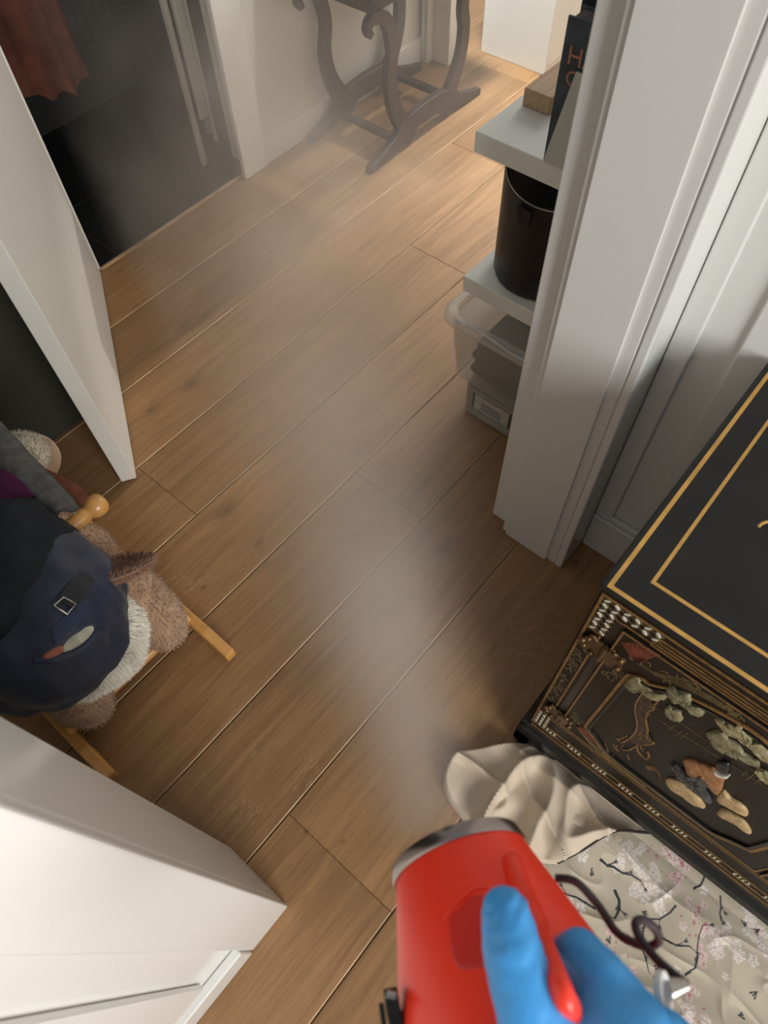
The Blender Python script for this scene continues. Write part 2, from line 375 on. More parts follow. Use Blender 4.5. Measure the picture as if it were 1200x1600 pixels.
    bp = node('ShaderNodeBump'); bp.inputs['Strength'].default_value = .25; bp.inputs['Distance'].default_value = .001; L.new(n2.outputs['Fac'], bp.inputs['Height']); L.new(bp.outputs['Normal'], p.inputs['Normal'])
    return m
M['oak'] = floor_material()

# ================================================================== SETTING
def structure(name, dims, mt, bev=.0015, label=None):
    o = boxobj(name, dims, mt, None, bev); o['kind'] = 'structure'
    return o
# floor: one mesh, each board with a small chamfer
SEAMS = [3.49, 3.27, 3.05, 2.83, 2.61, 2.39, 2.17, 1.83, 1.61, 1.39, 1.166, .947, .7324, .5207, .3086, .0504, -.2, -.42, -.64, -.86, -1.1, -1.34, -1.6, -1.9, -2.3, -2.7]
JOINTS = {10: [.364, 1.446, 2.62], 12: [.70, 2.2, -1.2], 14: [.025, 1.6, -1.4], 8: [2.42, -.3], 9: [-.5, 1.95], 11: [-.55, 2.45], 13: [1.42, -.9], 7: [2.75]}
def build_floor():
    bm = bmesh.new(); lay = bm.loops.layers.float_color.new('plank')
    rnd = random.Random(3); ch, dp = .0030, .0022
    for i in range(len(SEAMS) - 1):
        y1, y0 = SEAMS[i], SEAMS[i + 1]
        xs = sorted([-2.6, 4.6] + JOINTS.get(i, [rnd.uniform(-1.5, -1.0), rnd.uniform(2.7, 3.4)]))
        for a, b in zip(xs[:-1], xs[1:]):
            col = (rnd.random(), rnd.random(), rnd.random(), 1)
            c1 = ch * .45
            T = [bm.verts.new(v) for v in ((a + c1, y0 + ch, 0), (b - c1, y0 + ch, 0), (b - c1, y1 - ch, 0), (a + c1, y1 - ch, 0))]
            B = [bm.verts.new(v) for v in ((a, y0 + .0008, -dp), (b, y0 + .0008, -dp), (b, y1 - .0008, -dp), (a, y1 - .0008, -dp))]
            fs = [bm.faces.new(T)] + [bm.faces.new((T[k], B[k], B[(k + 1) % 4], T[(k + 1) % 4])) for k in range(4)]
            fs[1].material_index = 2  # only one long side takes the pale lit-edge colour
            for f in fs:
                for l in f.loops: l[lay] = col
    # sub-floor
    vs = [bm.verts.new(v) for v in ((-2.6, -2.7, -.006), (4.6, -2.7, -.006), (4.6, 3.49, -.006), (-2.6, 3.49, -.006))]
    f = bm.faces.new(vs); f.material_index = 1
    o = link('floor', bm, [M['oak'], M['gapdark'], M['edgewood']]); o['kind'] = 'structure'
build_floor()

# partition the camera looks through: opening x -.088 .. .797
WH = 2.5
structure('wall_front_left', (-2.4, -.088, .214, .354, 0, WH), M['gloss'], .004)
structure('wall_front_right', (.797, 1.62, .213, .357, 0, WH), M['gloss'], .003)
structure('trim_1', (-.178, -.0875, .200, .2145, 0, WH), M['gloss'], .003)      # architrave left of the opening
structure('trim_2', (.817, .90, .3575, .400, 0, WH), M['gloss'], .003)          # hall-side architrave
structure('trim_3', (.796, .892, .196, .2128, 0, WH), M['gloss'], .003)         # room-side architrave
structure('trim_4', (.7915, .7965, .235, .345, 0, WH), M['gloss'], .0015)       # door stop lining
# left wall panelling and its skirting
structure('baseboard_front', (-2.4, -.18, .197, .2135, 0, .10), M['gloss'], .003)
structure('trim_5', (-2.4, -.245, .203, .2138, .135, WH), M['gloss'], .003)
# right-hand room wall with raised moulding
structure('wall_right', (.9, 1.0, -2.6, .2125, 0, WH), M['gloss'], .002)
structure('baseboard_right', (.884, .8995, -2.5, .195, .0, .125), M['gloss'], .003)
structure('trim_6', (.889, .8995, -2.5, .195, .126, .142), M['gloss'], .003)
structure('trim_7', (.888, .8995, .158, .195, .142, WH), M['gloss'], .003)
structure('trim_8', (.891, .8995, -2.5, .10, .20, 2.2), M['gloss'], .003)
# hall back wall with closet opening x .78 .. 1.405
structure('wall_back_left', (-.9, .772, 1.835, 1.93, 0, WH), M['wall'], .002)
structure('wall_back_right', (1.42, 2.36, 1.82, 1.93, 0, WH), M['wall'], .002)
structure('trim_9', (1.36, 1.465, 1.80, 1.8195, 0, WH), M['paint'], .003)
structure('baseboard_back', (1.466, 2.335, 1.806, 1.8195, 0, .085), M['paint'], .003)
structure('trim_10', (2.335, 2.385, 1.70, 1.8195, 0, WH), M['paint'], .003)
structure('trim_11', (2.300, 2.3345, 1.775, 1.8055, 0, WH), M['paint'], .003)
structure('wall_hall_right', (1.62, 3.2, .257, .357, 0, WH), M['wall'], .002)
structure('wall_left', (-1.0, -.9, .354, 3.4, 0, WH), M['wall'], .002)
structure('wall_room_back', (-2.5, 1.0, -2.7, -2.6, 0, WH), M['wall'], .002)
# closet behind the open door
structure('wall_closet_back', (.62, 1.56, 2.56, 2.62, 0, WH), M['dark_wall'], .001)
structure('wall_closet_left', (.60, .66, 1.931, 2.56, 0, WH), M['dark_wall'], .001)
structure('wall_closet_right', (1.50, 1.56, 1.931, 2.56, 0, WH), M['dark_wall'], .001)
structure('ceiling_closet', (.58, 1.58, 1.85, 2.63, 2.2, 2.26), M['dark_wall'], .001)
cf = bmesh.new()
xs = [.66, .845, 1.18, 1.50]; ys = [1.838, 2.14, 2.56]
for a, b in zip(xs[:-1], xs[1:]):
    for c, d in zip(ys[:-1], ys[1:]): box(cf, a + .0015, b - .0015, c + .0015, d - .0015, -.004, .004)
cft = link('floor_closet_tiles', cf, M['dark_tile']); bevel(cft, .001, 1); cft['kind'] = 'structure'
structure('trim_12', (.772, 1.42, 1.826, 1.8365, -.003, .004), M['edgewood'], .001)   # threshold strip
# dark alcove panel left of the open door
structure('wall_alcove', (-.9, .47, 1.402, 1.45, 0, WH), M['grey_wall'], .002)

# open closet door, hinged at the closet jamb
def door_leaf():
    A = Vector((.307, 1.155, 0)); B = Vector((.340, 1.139, 0)); C = Vector((.756, 1.812, 0))
    d = (C - B).normalized(); n = Vector((-d.y, d.x, 0)) * .037
    bm = bmesh.new(); prism(bm, [B + Vector((0, 0, .006)), C + Vector((0, 0, .006)), C + n + Vector((0, 0, .006)), B + n + Vector((0, 0, .006))], (0, 0, 2.05))
    o = link('door_1', bm, M['door']); bevel(o, .002); o['kind'] = 'structure'
    # lever handle on the hall face
    p = B + d * .06 + Vector((0, 0, 1.02)); out = -Vector((-d.y, d.x, 0))
    bm = bmesh.new(); tube(bm, [p, p + out * .05], .009); tube(bm, [p + out * .05, p + out * .05 + d * .11], .008); lathe(bm, [(.024, 0), (.024, .006)], p, out)
    link('door_handle', bm, M['steel'], o, auto=40)
door_leaf()
#@@OBJECTS@@
# ================================================================== LACQUER CABINET
CX, CZ, CY0, CY1 = .43, .70, .052, -.80
cab = thing('lacquer_cabinet', (.65, -.37, 0), 'black lacquered cabinet with gold lines and carved stone figures standing beside the doorway', 'cabinet')
def cpart(name, bm, m, parent=cab, bev=None, **k):
    o = link(name, bm, m, None, **k)
    o.parent = parent
    root = Vector((0, 0, 0)); p = parent
    while p: root += p.location; p = p.parent
    o.matrix_parent_inverse = Matrix.Translation(-root) if False else Matrix.Identity(4)
    # geometry is written in world coordinates: move it into the thing's frame
    o.data.transform(Matrix.Translation(-root))
    if bev: bevel(o, bev)
    return o
bm = bmesh.new(); box(bm, CX, .882, CY1, CY0, .10, .692)
cpart('body', bm, M['lacquer_front'], bev=.003)
bm = bmesh.new(); box(bm, CX - .002, .884, CY1 - .002, CY0 + .004, .6925, CZ)
top = cpart('top', bm, M['lacquer'], bev=.003)
# gold rules on the top
def rule_rect(bm, x0, x1, y0, y1, w, z):
    for a in ((x0, x1, y1 - w, y1), (x0, x1, y0, y0 + w), (x0, x0 + w, y0 + w, y1 - w), (x1 - w, x1, y0 + w, y1 - w)):
        box(bm, *a, z, z + .0005)
bm = bmesh.new(); rule_rect(bm, CX + .0015, .874, CY1 + .008, CY0 - .004, .0055, CZ)
rule_rect(bm, .468, .835, CY1 + .046, .0115, .0045, CZ)
cpart('gold_border', bm, M['gold'], top)
bm = bmesh.new()
tube(bm, catmull([(.617, -.052, CZ), (.624, -.053, CZ), (.634, -.060, CZ), (.640, -.072, CZ)], 6), .0022, 6)
tube(bm, catmull([(.640, -.072, CZ), (.66, -.082, CZ), (.69, -.078, CZ), (.70, -.10, CZ), (.67, -.13, CZ)], 6), .0022, 6)
cpart('gold_scroll', bm, M['gold'], top)
# base: black stepped moulding and bracket feet
bm = bmesh.new()
prof = [(CX, .10), (CX - .004, .098), (CX - .004, .088), (CX - .011, .082), (CX - .013, .060), (CX - .009, .050), (CX + .02, .048), (CX + .02, .10)]
prism(bm, [(x, CY0 + .012, z) for x, z in prof], (0, CY1 - CY0 - .024, 0))
prism(bm, [(CX - .008, CY0 + .002, .10), (CX - .012, CY0 + .013, .082), (CX - .012, CY0 + .013, .05), (CX - .008, CY0 - .02, .05)], (.46, 0, 0))
cpart('base_moulding', bm, M['lacquer'], bev=.002)
for y, s in ((CY0 + .012, -1), (CY1 - .012, 1)):
    for x, t in ((CX - .012, 1), (.88, -1)):
        bm = bmesh.new()
        pts = [(0, .05), (0, .012), (.006, 0), (.03, 0), (.036, .012), (.034, .026), (.05, .036), (.075, .038), (.09, .05)]
        prism(bm, [(x, y + s * a, z) for a, z in pts], (t * .03, 0, 0))
        prism(bm, [(x, y, z) if False else (x + t * a, y, z) for a, z in pts], (0, s * .03, 0))
        cpart('foot', bm, M['lacquer'])
def yz(y, z, x=CX): return Vector((x, y, z))
def stripe(bm, pts, w, t=.0012, x=CX, closed=False):
    """flat raised line lying on the cabinet front"""
    P = [Vector((p[0], p[1])) for p in pts]; n = len(P); L = []; Rr = []
    for i, p in enumerate(P):
        a = P[(i - 1) % n] if (closed or i > 0) else p; b = P[(i + 1) % n] if (closed or i < n - 1) else p
        d1 = (p - a).normalized() if (p - a).length > 1e-6 else (b - p).normalized(); d2 = (b - p).normalized() if (b - p).length > 1e-6 else d1
        nn = Vector((-(d1 + d2).y, (d1 + d2).x)).normalized(); k = 1 / max(.5, nn.dot(Vector((-d1.y, d1.x))))
        L.append(p + nn * w / 2 * k); Rr.append(p - nn * w / 2 * k)
    va = [[bm.verts.new((x + dx, q.x, q.y)) for q in side] for side in (L, Rr) for dx in (0, -t)]
    l0, l1, r0, r1 = va
    rng = range(n) if closed else range(n - 1)
    for i in rng:
        j = (i + 1) % n
        bm.faces.new((l1[i], r1[i], r1[j], l1[j])); bm.faces.new((l0[i], l1[i], l1[j], l0[j])); bm.faces.new((r1[i], r0[i], r0[j], r1[j]))
        bm.faces.new((l0[i], l0[j], r0[j], r0[i]))
    if not closed:
        for i in (0, n - 1): bm.faces.new((l0[i], r0[i], r1[i], l1[i]))
def rect(y0, y1, z0, z1): return [(y0, z0), (y1, z0), (y1, z1), (y0, z1)]
def arc2(pts, n=8, closed=False): return [(p.x, p.y) for p in catmull([(a, b, 0) for a, b in pts], n, closed)]
# outer frame of the front
bm = bmesh.new(); stripe(bm, rect(CY1 + .006, .0465, .128, .683), .0035, closed=True)
for z in (.112, .106, .205, .196): stripe(bm, [(.046, z), (CY1 + .006, z)], .0016)
for z in (.668, .6595, .652): stripe(bm, [(-.028, z), (CY1 + .08, z)], .0018)
stripe(bm, [(-.028, .6445), (CY1 + .08, .6445)], .0022)
cpart('front_border', bm, M['gold_dim'])
# lattice corners of mother-of-pearl
def lattice(bm, bg, y0, y1, z0, z1, s=.0125, skip=None):
    ny = int(round((y0 - y1) / s)); nz = int(round((z1 - z0) / s)); sy, sz = (y0 - y1) / ny, (z1 - z0) / nz
    for i in range(ny):
        for j in range(nz):
            cy, cz = y0 - (i + .5) * sy, z0 + (j + .5) * sz
            if skip and skip(cy, cz): continue
            ang = PI / 4 if (i + j) % 2 else -PI / 4
            a, b = s * .37, s * .15
            pts = [(CX, cy + math.cos(t) * a * math.cos(ang) - math.sin(t) * b * math.sin(ang), cz + math.cos(t) * a * math.sin(ang) + math.sin(t) * b * math.cos(ang)) for t in [2 * PI * k / 10 for k in range(10)]]
            prism(bm, pts[::-1], (-.0016, 0, 0))
            c = [(cy + sy / 2 * math.cos(t), cz + sz / 2 * math.sin(t)) for t in [2 * PI * k / 4 for k in range(4)]]
            stripe(bg, c, .0009, .0008, closed=True)
bm = bmesh.new(); bg = bmesh.new()
skp = lambda y, z: y < .024 and z < .650
lattice(bm, bg, .0455, -.036, .588, .682, .0135, skp)
lattice(bm, bg, .0455, .020, .132, .20, .0085)
lattice(bm, bg, .020, -.60, .1315, .146, .0075, lambda y, z: int((y + 2) / .0075) % 7 > 3)
cpart('pearl_inlay_pattern', bm, M['pearl']); cpart('inlay_lattice_pattern', bg, M['gold_faint'])
bm = bmesh.new()
stripe(bm, [(.0455, .588), (.024, .588)], .002); stripe(bm, [(.024, .588), (.024, .648), (-.03, .648)], .002)
stripe(bm, [(.0245, .59), (.0245, .27)], .003); stripe(bm, [(.0245, .235), (.0245, .15), (-.03, .150), (CY1 + .05, .150)], .003)
cpart('post_border', bm, M['gold_dim'])
# the gap beside the doors is a flat black strip, its shade put into the colour
bm = bmesh.new(); box(bm, CX - .0006, CX + .001, .0085, .0185, .25, .650)
cpart('door_gap_shade', bm, M['blackplastic'])
# a carved door leaf
def F(px, py):
    p = onx(px, py, CX - .004); return (p.y, p.z)
def cab_door(y0, y1, flip):
    f = lambda y: y0 + (y - .006) if not flip else y0 + (y - .006)
    X = CX - .004
    bm = bmesh.new(); box(bm, X, CX + .01, y1, y0, .216, .640)
    d = cpart('door', bm, M['lacquer_front'], bev=.0012)
    bm = bmesh.new(); stripe(bm, rect(y1 + .002, y0 - .002, .218, .638), .0028, .0008, X, True)
    w = abs(y1 - y0)
    L, Rt = y0 - .036, y1 + .036; c = (L + Rt) / 2
    half = [(L, .42), (L, .535), (L - .004, .550), (L - .014, .560), (L - .026, .560), (L - .034, .568), (L - .05, .584), (L - .08, .600), (L - .115, .611), (c, .616)]
    upper = half + [(2 * c - y, z) for y, z in half[-2::-1]]
    half2 = [(Rt, .42), (Rt, .30), (Rt + .004, .282), (Rt + .016, .272), (Rt + .03, .258), (Rt + .045, .244), (Rt + .07, .240), (c, .240)]
    lower = half2 + [(2 * c - y, z) for y, z in half2[-2:0:-1]]
    loop = arc2(upper, 3)[:-1] + arc2(lower + [half[0]], 3)[:-1]
    stripe(bm, loop, .005, .0022, X, True)
    cpart('panel_border', bm, M['gold_dim'], d)
    # dark sunk moulding inside the border
    bm = bmesh.new()
    loop2 = [(c + (y - c) * .955, .43 + (z - .43) * .955) for y, z in loop]
    stripe(bm, loop2, .0045, .0035, X, True)
    cpart('panel_moulding', bm, M['lacquer'], d, auto=50)
    return d, X
door1, DX = cab_door(.006, -.352, False)
door2, _ = cab_door(-.358, -.715, True)
for z in (.247, .252):
    pass
# hinges
def hinge(y, z, s=1.0):
    bm = bmesh.new(); rnd = random.Random(int(z * 1000))
    for sgn in (-1, 1):
        pts = []
        for k in range(36):
            t = 2 * PI * k / 36; r = 1 + .16 * math.cos(5 * t + .6)
            pts.append((CX - .0005, y + sgn * .0155 * s + math.cos(t) * .0155 * s * r, z + math.sin(t) * .024 * s * r))
        prism(bm, pts, (-.005, 0, 0))
    o = cpart('hinge', bm, M['brass'], bev=.0012)
    bm = bmesh.new(); tube(bm, [(CX - .006, y, z - .021 * s), (CX - .006, y, z + .021 * s)], .0045, 12)
    cpart('hinge_pin', bm, M['brass'], o, auto=40)
    for dy, dz in ((-.024, .014), (-.026, -.012), (.024, .014), (.026, -.012), (-.013, .02), (.013, -.02), (.030, .0)):
        bm = bmesh.new(); ellipsoid(bm, (CX - .006, y + dy * s, z + dz * s), (.004, .0048, .0048), sub=2)
        cpart('rivet', bm, M['brass'], o, smooth=True)
hinge(.011, .556); hinge(.012, .247, .85)
# painted flourishes
def squiggle(bm, y, z, w, h, n, seed, wd=.0013, x=CX):
    r = random.Random(seed)
    for _ in range(n):
        a, b = y + r.uniform(-w, w), z + r.uniform(-h, h); R0 = r.uniform(.004, .011); t0 = r.uniform(0, 6.3); s = r.choice((-1, 1))
        pts = [(a + math.cos(t0 + s * k * .5) * R0 * (1 - k * .07), b + math.sin(t0 + s * k * .5) * R0 * (1 - k * .07) * 1.2) for k in range(11)]
        stripe(bm, pts, wd, .0006, x)
bm = bmesh.new()
squiggle(bm, .036, .50, .006, .035, 7, 1); squiggle(bm, .035, .40, .007, .08, 16, 2); squiggle(bm, .035, .31, .006, .03, 7, 3)
cpart('post_scrollwork_pattern', bm, M['gold_faint'])
bm = bmesh.new()
squiggle(bm, -.012, .525, .010, .03, 7, 4, x=DX); squiggle(bm, -.045, .598, .028, .012, 9, 5, x=DX); squiggle(bm, -.014, .285, .008, .03, 6, 6, x=DX); squiggle(bm, -.12, .625, .05, .005, 9, 9, x=DX)
for i in range(5):
    stripe(bm, arc2([(-.03 - i * .006, .588 + i * .002), (-.07, .598 + i * .004), (-.11, .616 + i * .003), (-.15, .622 + i * .002)]), .0012, .0006, DX)
for i in range(4):
    stripe(bm, arc2([(-.02 - i * .005, .255 - i * .004), (-.06, .235 - i * .003), (-.10, .2285 - i * .002), (-.16, .2265 - i * .002)]), .0012, .0006, DX)
cpart('door_scrollwork_pattern', bm, M['gold_faint'], door1)
bm = bmesh.new()
for k in range(15):
    f_ = k / 14; root = F(990 + 12 * f_, 1030 + 4 * f_); end = F(973 + 58 * f_, 1003 + 20 * f_ - 6 * math.sin(PI * f_)); mid = F(979 + 38 * f_, 1014 + 12 * f_ - 3 * math.sin(PI * f_))
    stripe(bm, arc2([root, mid, end]), .0014 if k % 2 else .0024, .0007, DX)
for k in range(6): stripe(bm, arc2([(-.018, .262), (-.03, .27 - k * .003), (-.045 - k * .003, .262 - k * .004)]), .0024, .0007, DX)
cpart('painted_fan', bm, M['rust'], door1)
# carved scene (pine, clouds, bridge rails, a seated robed figure)
def stone(bm, pts, h=.006, x=None, jit=.0012, seed=0):
    """raised carving: outline with a domed, uneven top"""
    x = DX if x is None else x
    r = random.Random(seed); loop = arc2(pts, 3, True); n = len(loop)
    c = Vector((sum(p[0] for p in loop) / n, sum(p[1] for p in loop) / n))
    rings = []
    for f, hh in ((1, 0), (1, .6), (.90, 1), (.55, 1.12), (.2, .95)):
        ring = []
        for i, p in enumerate(loop):
            q = c + (Vector(p) - c) * f
            ring.append(bm.verts.new((x - h * hh - (r.uniform(-1, 1) * jit if 0 < hh else 0), q.x + r.uniform(-1, 1) * jit, q.y + r.uniform(-1, 1) * jit)))
        rings.append(ring)
    for a, b in zip(rings[:-1], rings[1:]):
        for i in range(n): bm.faces.new((a[i], a[(i + 1) % n], b[(i + 1) % n], b[i]))
    bm.faces.new(rings[-1]); bm.faces.new(rings[0][::-1])
def C5(x, y): return F(960 + x * .2062, 1000 + y * .2062)
def carve(name, polys, m, h=.006, seed=0, jit=.0012):
    bm = bmesh.new()
    for k, poly in enumerate(polys): stone(bm, [C5(*p) for p in poly], h, seed=seed + k, jit=jit)
    return cpart(name, bm, m, door1, auto=60)
carve('carved_foliage', [
    [(80, 310), (130, 268), (190, 275), (215, 320), (270, 345), (330, 390), (390, 400), (395, 430), (340, 445), (290, 430), (235, 400), (200, 360), (150, 378), (100, 350)],
    [(400, 345), (450, 350), (480, 375), (550, 395), (590, 430), (590, 470), (640, 495), (685, 535), (670, 565), (620, 560), (575, 520), (520, 475), (440, 445), (410, 395)],
    [(385, 525), (410, 490), (450, 505), (505, 535), (520, 575), (505, 605), (450, 590), (410, 565)]], M['jade'], .005, 3, .0013)
carve('carved_cloud', [
    [(770, 588), (830, 595), (850, 625), (915, 632), (965, 650), (1000, 690), (1050, 730), (1058, 765), (1110, 770), (1164, 815), (1260, 900), (1300, 980), (1230, 960), (1164, 905), (1090, 860), (1040, 800), (1000, 775), (930, 715), (860, 690), (800, 640)],
    [(1075, 965), (1110, 970), (1164, 1000), (1230, 1060), (1180, 1085), (1130, 1040), (1085, 1000)]], mat('carved_cream_stone', srgb(150, 140, 104), .5, var=.3, vscale=80, bump=.9, bscale=160), .005, 9, .0014)
carve('carved_foliage_grey', [
    [(700, 705), (760, 685), (830, 690), (870, 740), (940, 780), (985, 850), (1050, 890), (1100, 925), (1090, 950), (1030, 930), (960, 890), (930, 885), (880, 870), (820, 840), (750, 790), (725, 740)]], M['jade'], .004, 15, .0012)
bm = bmesh.new()
for pts in ([(215, 400), (170, 470), (160, 540), (175, 620), (165, 690), (120, 740)], [(290, 480), (300, 520), (260, 540), (240, 600), (255, 680), (250, 740), (300, 780), (220, 790)],
            [(290, 430), (330, 465), (280, 500)], [(170, 800), (185, 850), (230, 890)], [(120, 740), (60, 770), (20, 740)], [(180, 790), (110, 830), (60, 820)], [(250, 840), (265, 880), (240, 900)]):
    stripe(bm, arc2([C5(*p) for p in pts]), .0024, .0016, DX)
for k in range(16):
    r = random.Random(k); a, b = r.uniform(165, 250), 430 + k * 21
    stripe(bm, arc2([C5(a, b), C5(a + 20, b + 12), C5(a + 38, b + 4)]), .0012, .001, DX)
for k in range(14):
    r = random.Random(k + 50); a, b = r.uniform(-60, 230), r.uniform(720, 930)
    stripe(bm, arc2([C5(a, b), C5(a - r.uniform(10, 30), b - 25), C5(a - 10, b - 45)]), .0013, .001, DX)
for k in range(6):
    stripe(bm, arc2([C5(230 + k * 5, 950 + k * 6), C5(290 + k * 8, 960 + k * 8), C5(330 + k * 5, 1020 + k * 8), C5(350 + k * 5, 1060 + k * 3)]), .0012, .0008, DX)
    stripe(bm, arc2([C5(-180 + k * 22, 820 - k * 8), C5(-110 + k * 12, 850 - k * 2), C5(-60 + k * 4, 900)]), .0012, .0008, DX)
cpart('painted_tree', bm, M['gold_dim'], door1)
carve('carved_trunk', [[(215, 400), (170, 470), (160, 540), (175, 620), (165, 690), (110, 750), (200, 800), (300, 780), (250, 735), (255, 680), (240, 600), (262, 540), (300, 520), (290, 470), (250, 420)]], mat('dark_bark_lacquer', srgb(52, 36, 24), .5, var=.4, vscale=120, bump=.8, bscale=220), .0012, 90, .0006)
bm = bmesh.new()
for p, q in (((60, 340), (1164, 1060)), ((330, 600), (1164, 1120)), ((410, 680), (460, 645)), ((460, 730), (515, 685)), ((505, 745), (560, 700)), ((960, 1030), (1010, 990)), ((1000, 1060), (1060, 1015)), ((1060, 1090), (1110, 1050))):
    stripe(bm, [C5(*p), C5(*q)], .0010, .0006, DX)
cpart('painted_railing', bm, M['gold_faint'], door1)
carve('robe', [[(525, 905), (560, 893), (640, 920), (700, 945), (760, 965), (835, 1035), (825, 1090), (815, 1140), (790, 1165), (745, 1125), (735, 1080), (680, 1045), (640, 1010), (560, 1010), (545, 960)]], M['amber'], .005, 30, .0006)
carve('sleeve', [[(780, 1190), (830, 1130), (880, 1185), (960, 1230), (1015, 1290), (1005, 1322), (950, 1300), (880, 1260), (810, 1225)],
                 [(395, 1050), (440, 1045), (540, 1080), (600, 1130), (650, 1190), (690, 1255), (670, 1262), (600, 1230), (500, 1160), (420, 1110)],
                 [(790, 1290), (830, 1275), (900, 1310), (990, 1365), (1040, 1440), (1025, 1455), (960, 1400), (860, 1345), (800, 1320)]], M['ivory'], .005, 40, .0005)
carve('sash', [[(420, 935), (460, 935), (500, 975), (560, 1010), (650, 1015), (730, 1060), (735, 1090), (690, 1120), (740, 1210), (720, 1220), (650, 1160), (600, 1130), (560, 1090), (540, 1050), (480, 1020), (460, 970)]], M['greystone'], .006, 50, .0014)
carve('face', [[(755, 970), (800, 990), (875, 1015), (860, 1028), (810, 1020), (770, 1000)]], M['pearl'], .006, 60, .0003)
carve('hair', [[(780, 920), (820, 905), (870, 925), (880, 970), (860, 1000), (810, 985), (785, 955)]], M['blackplastic'], .005, 70, .0005)

# ================================================================== TRESTLE SIDE TABLE
tab = thing('side_table', (1.93, 1.65, 0), 'dark wooden side table on curved lyre legs against the white hall wall', 'table')
def ribbon(bm, pts, widths, y0, th, n=8):
    """swept board: centre line in the x-z plane, varying width, thickness th along y"""
    P = catmull([(a, b, w) for (a, b), w in zip(pts, widths)], n)
    L = []; Rr = []
    for i, p in enumerate(P):
        a, b = P[max(i - 1, 0)], P[min(i + 1, len(P) - 1)]
        d = Vector((b.x - a.x, b.y - a.y)).normalized(); nrm = Vector((-d.y, d.x)) * p.z / 2
        L.append((p.x + nrm.x, p.y + nrm.y)); Rr.append((p.x - nrm.x, p.y - nrm.y))
    def v(q, y): return bm.verts.new((q[0], y, q[1]))
    l0, l1, r0, r1 = [[v(q, y) for q in S] for S in (L, Rr) for y in (y0, y0 + th)]
    for i in range(len(P) - 1):
        for A, B in ((l0, l1), (r1, r0), (l1, r1), (r0, l0)): bm.faces.new((A[i], B[i], B[i + 1], A[i + 1]))
    for i in (0, -1): bm.faces.new((l0[i], l1[i], r1[i], r0[i]))
def T(px, py, y): p = ony(px, py, y); return (p.x, p.z)
def C2(x, y): return (400 + x * .375, y * .375)
def trestle(Y, dx=0):
    q = lambda x, y: T(*C2(x, y), 1.5)
    A = [q(474, 150), q(462, 118), q(482, 78), q(530, 72), q(556, 130), q(566, 220), q(556, 320), q(566, 420), q(600, 500), q(650, 556)]
    Bm = [q(905, -260), q(896, -120), q(884, 0), q(870, 120), q(838, 260), q(795, 380), q(745, 450), q(700, 540)]
    w1 = [.018, .024, .030, .036, .040, .041, .043, .047, .058, .075]
    w2 = [.032, .036, .038, .038, .040, .046, .062, .080]
    # right limb kept to one height with the left: mirrored about the trestle's middle
    c = (q(465, 715)[0] + q(925, 400)[0]) / 2
    sh = lambda P: [(x + dx, z) for x, z in P]
    for nm, P, w in (('leg', A, w1), ('leg', [(2 * c - x, z) for x, z in A], w1)):
        bm = bmesh.new(); ribbon(bm, sh(P), w, Y - .011, .022); o = cpart(nm, bm, M['table'], tab, auto=40); bevel(o, .002)
    fl, fr = q(468, 712), q(922, 402)
    half = [(fl[0], .012), (fl[0] + .06, .020), (fl[0] + .13, .040), (fl[0] + .20, .074), (c, .080)]
    foot = half + [(2 * c - x, z) for x, z in half[-2::-1]]
    bm = bmesh.new(); ribbon(bm, sh(foot), [.022, .034, .044, .058, .066, .058, .044, .034, .022], Y - .013, .026); o = cpart('foot', bm, M['table'], tab, auto=40); bevel(o, .003)
    return c
cT = trestle(1.5)
trestle(1.775)
for dx in (-.155, .155):
    bm = bmesh.new(); box(bm, cT + dx - .012, cT + dx + .012, 1.512, 1.763, .035, .055); cpart('stretcher', bm, M['table'], tab, bev=.002)
zt = T(*C2(500, 45), 1.5)[1]
bm = bmesh.new(); box(bm, 1.70, 2.16, 1.515, 1.795, .452, .55); cpart('apron', bm, M['table'], tab, bev=.003)
bm = bmesh.new(); box(bm, 1.55, 2.31, 1.47, 1.80, .55, .572); cpart('tabletop', bm, M['table'], tab, bev=.004)

# ================================================================== SHELVES AND WHAT STANDS ON THEM
up = boxobj('wall_shelf', (1.0, 1.45, .358, .664, .717, .755), M['shelf'], None, .002)
tag(up, 'thick white floating shelf carrying the wood block and book', 'shelf')
lo = boxobj('low_shelf', (1.003, 1.45, .358, .664, .405, .443), M['shelf'], None, .002)
tag(lo, 'white shelf board under the black bin, just above the clear box', 'shelf')
# wood block
bm = bmesh.new(); box(bm, 1.112, 1.262, .590, .645, .7555, .786)
o = link('wood_block', bm, M['lightwood']); bevel(o, .002); tag(o, 'short pale wooden block lying on the white floating shelf', 'wood block')
# book
bk = thing('book', (1.02, .49, .756), 'thick dark book standing upright on the white floating shelf', 'book')
bm = bmesh.new(); box(bm, 1.001, 1.005, .40, .527, .756, .970); cpart('cover', bm, M['bookcover'], bk, bev=.001)
bm = bmesh.new(); box(bm, 1.0045, 1.037, .402, .522, .757, .966); cpart('pages', bm, M['bookpages'], bk)
bm = bmesh.new(); box(bm, 1.0375, 1.041, .40, .527, .756, .970); cpart('back_cover', bm, M['bookcover'], bk, bev=.001)
for txt, y, z, s in (('HA', .5175, .910, .036), ('C', .514, .882, .030)):
    cu = bpy.data.curves.new('title', 'FONT'); cu.body = txt; cu.size = s; cu.extrude = .0003
    to = bpy.data.objects.new('title', cu); COL.objects.link(to); cu.materials.append(M['letter'])
    to.parent = bk
    bpy.context.view_layer.update()
    me_ = bpy.data.meshes.new_from_object(to.evaluated_get(bpy.context.evaluated_depsgraph_get()))
    bpy.data.objects.remove(to)
    to = bpy.data.objects.new('lettering', me_); COL.objects.link(to); to.parent = bk
    me_.transform(Matrix.Translation(Vector((1.0006, y, z)) - bk.location) @ Matrix(((0, 0, -1), (-1, 0, 0), (0, 1, 0))).to_4x4())
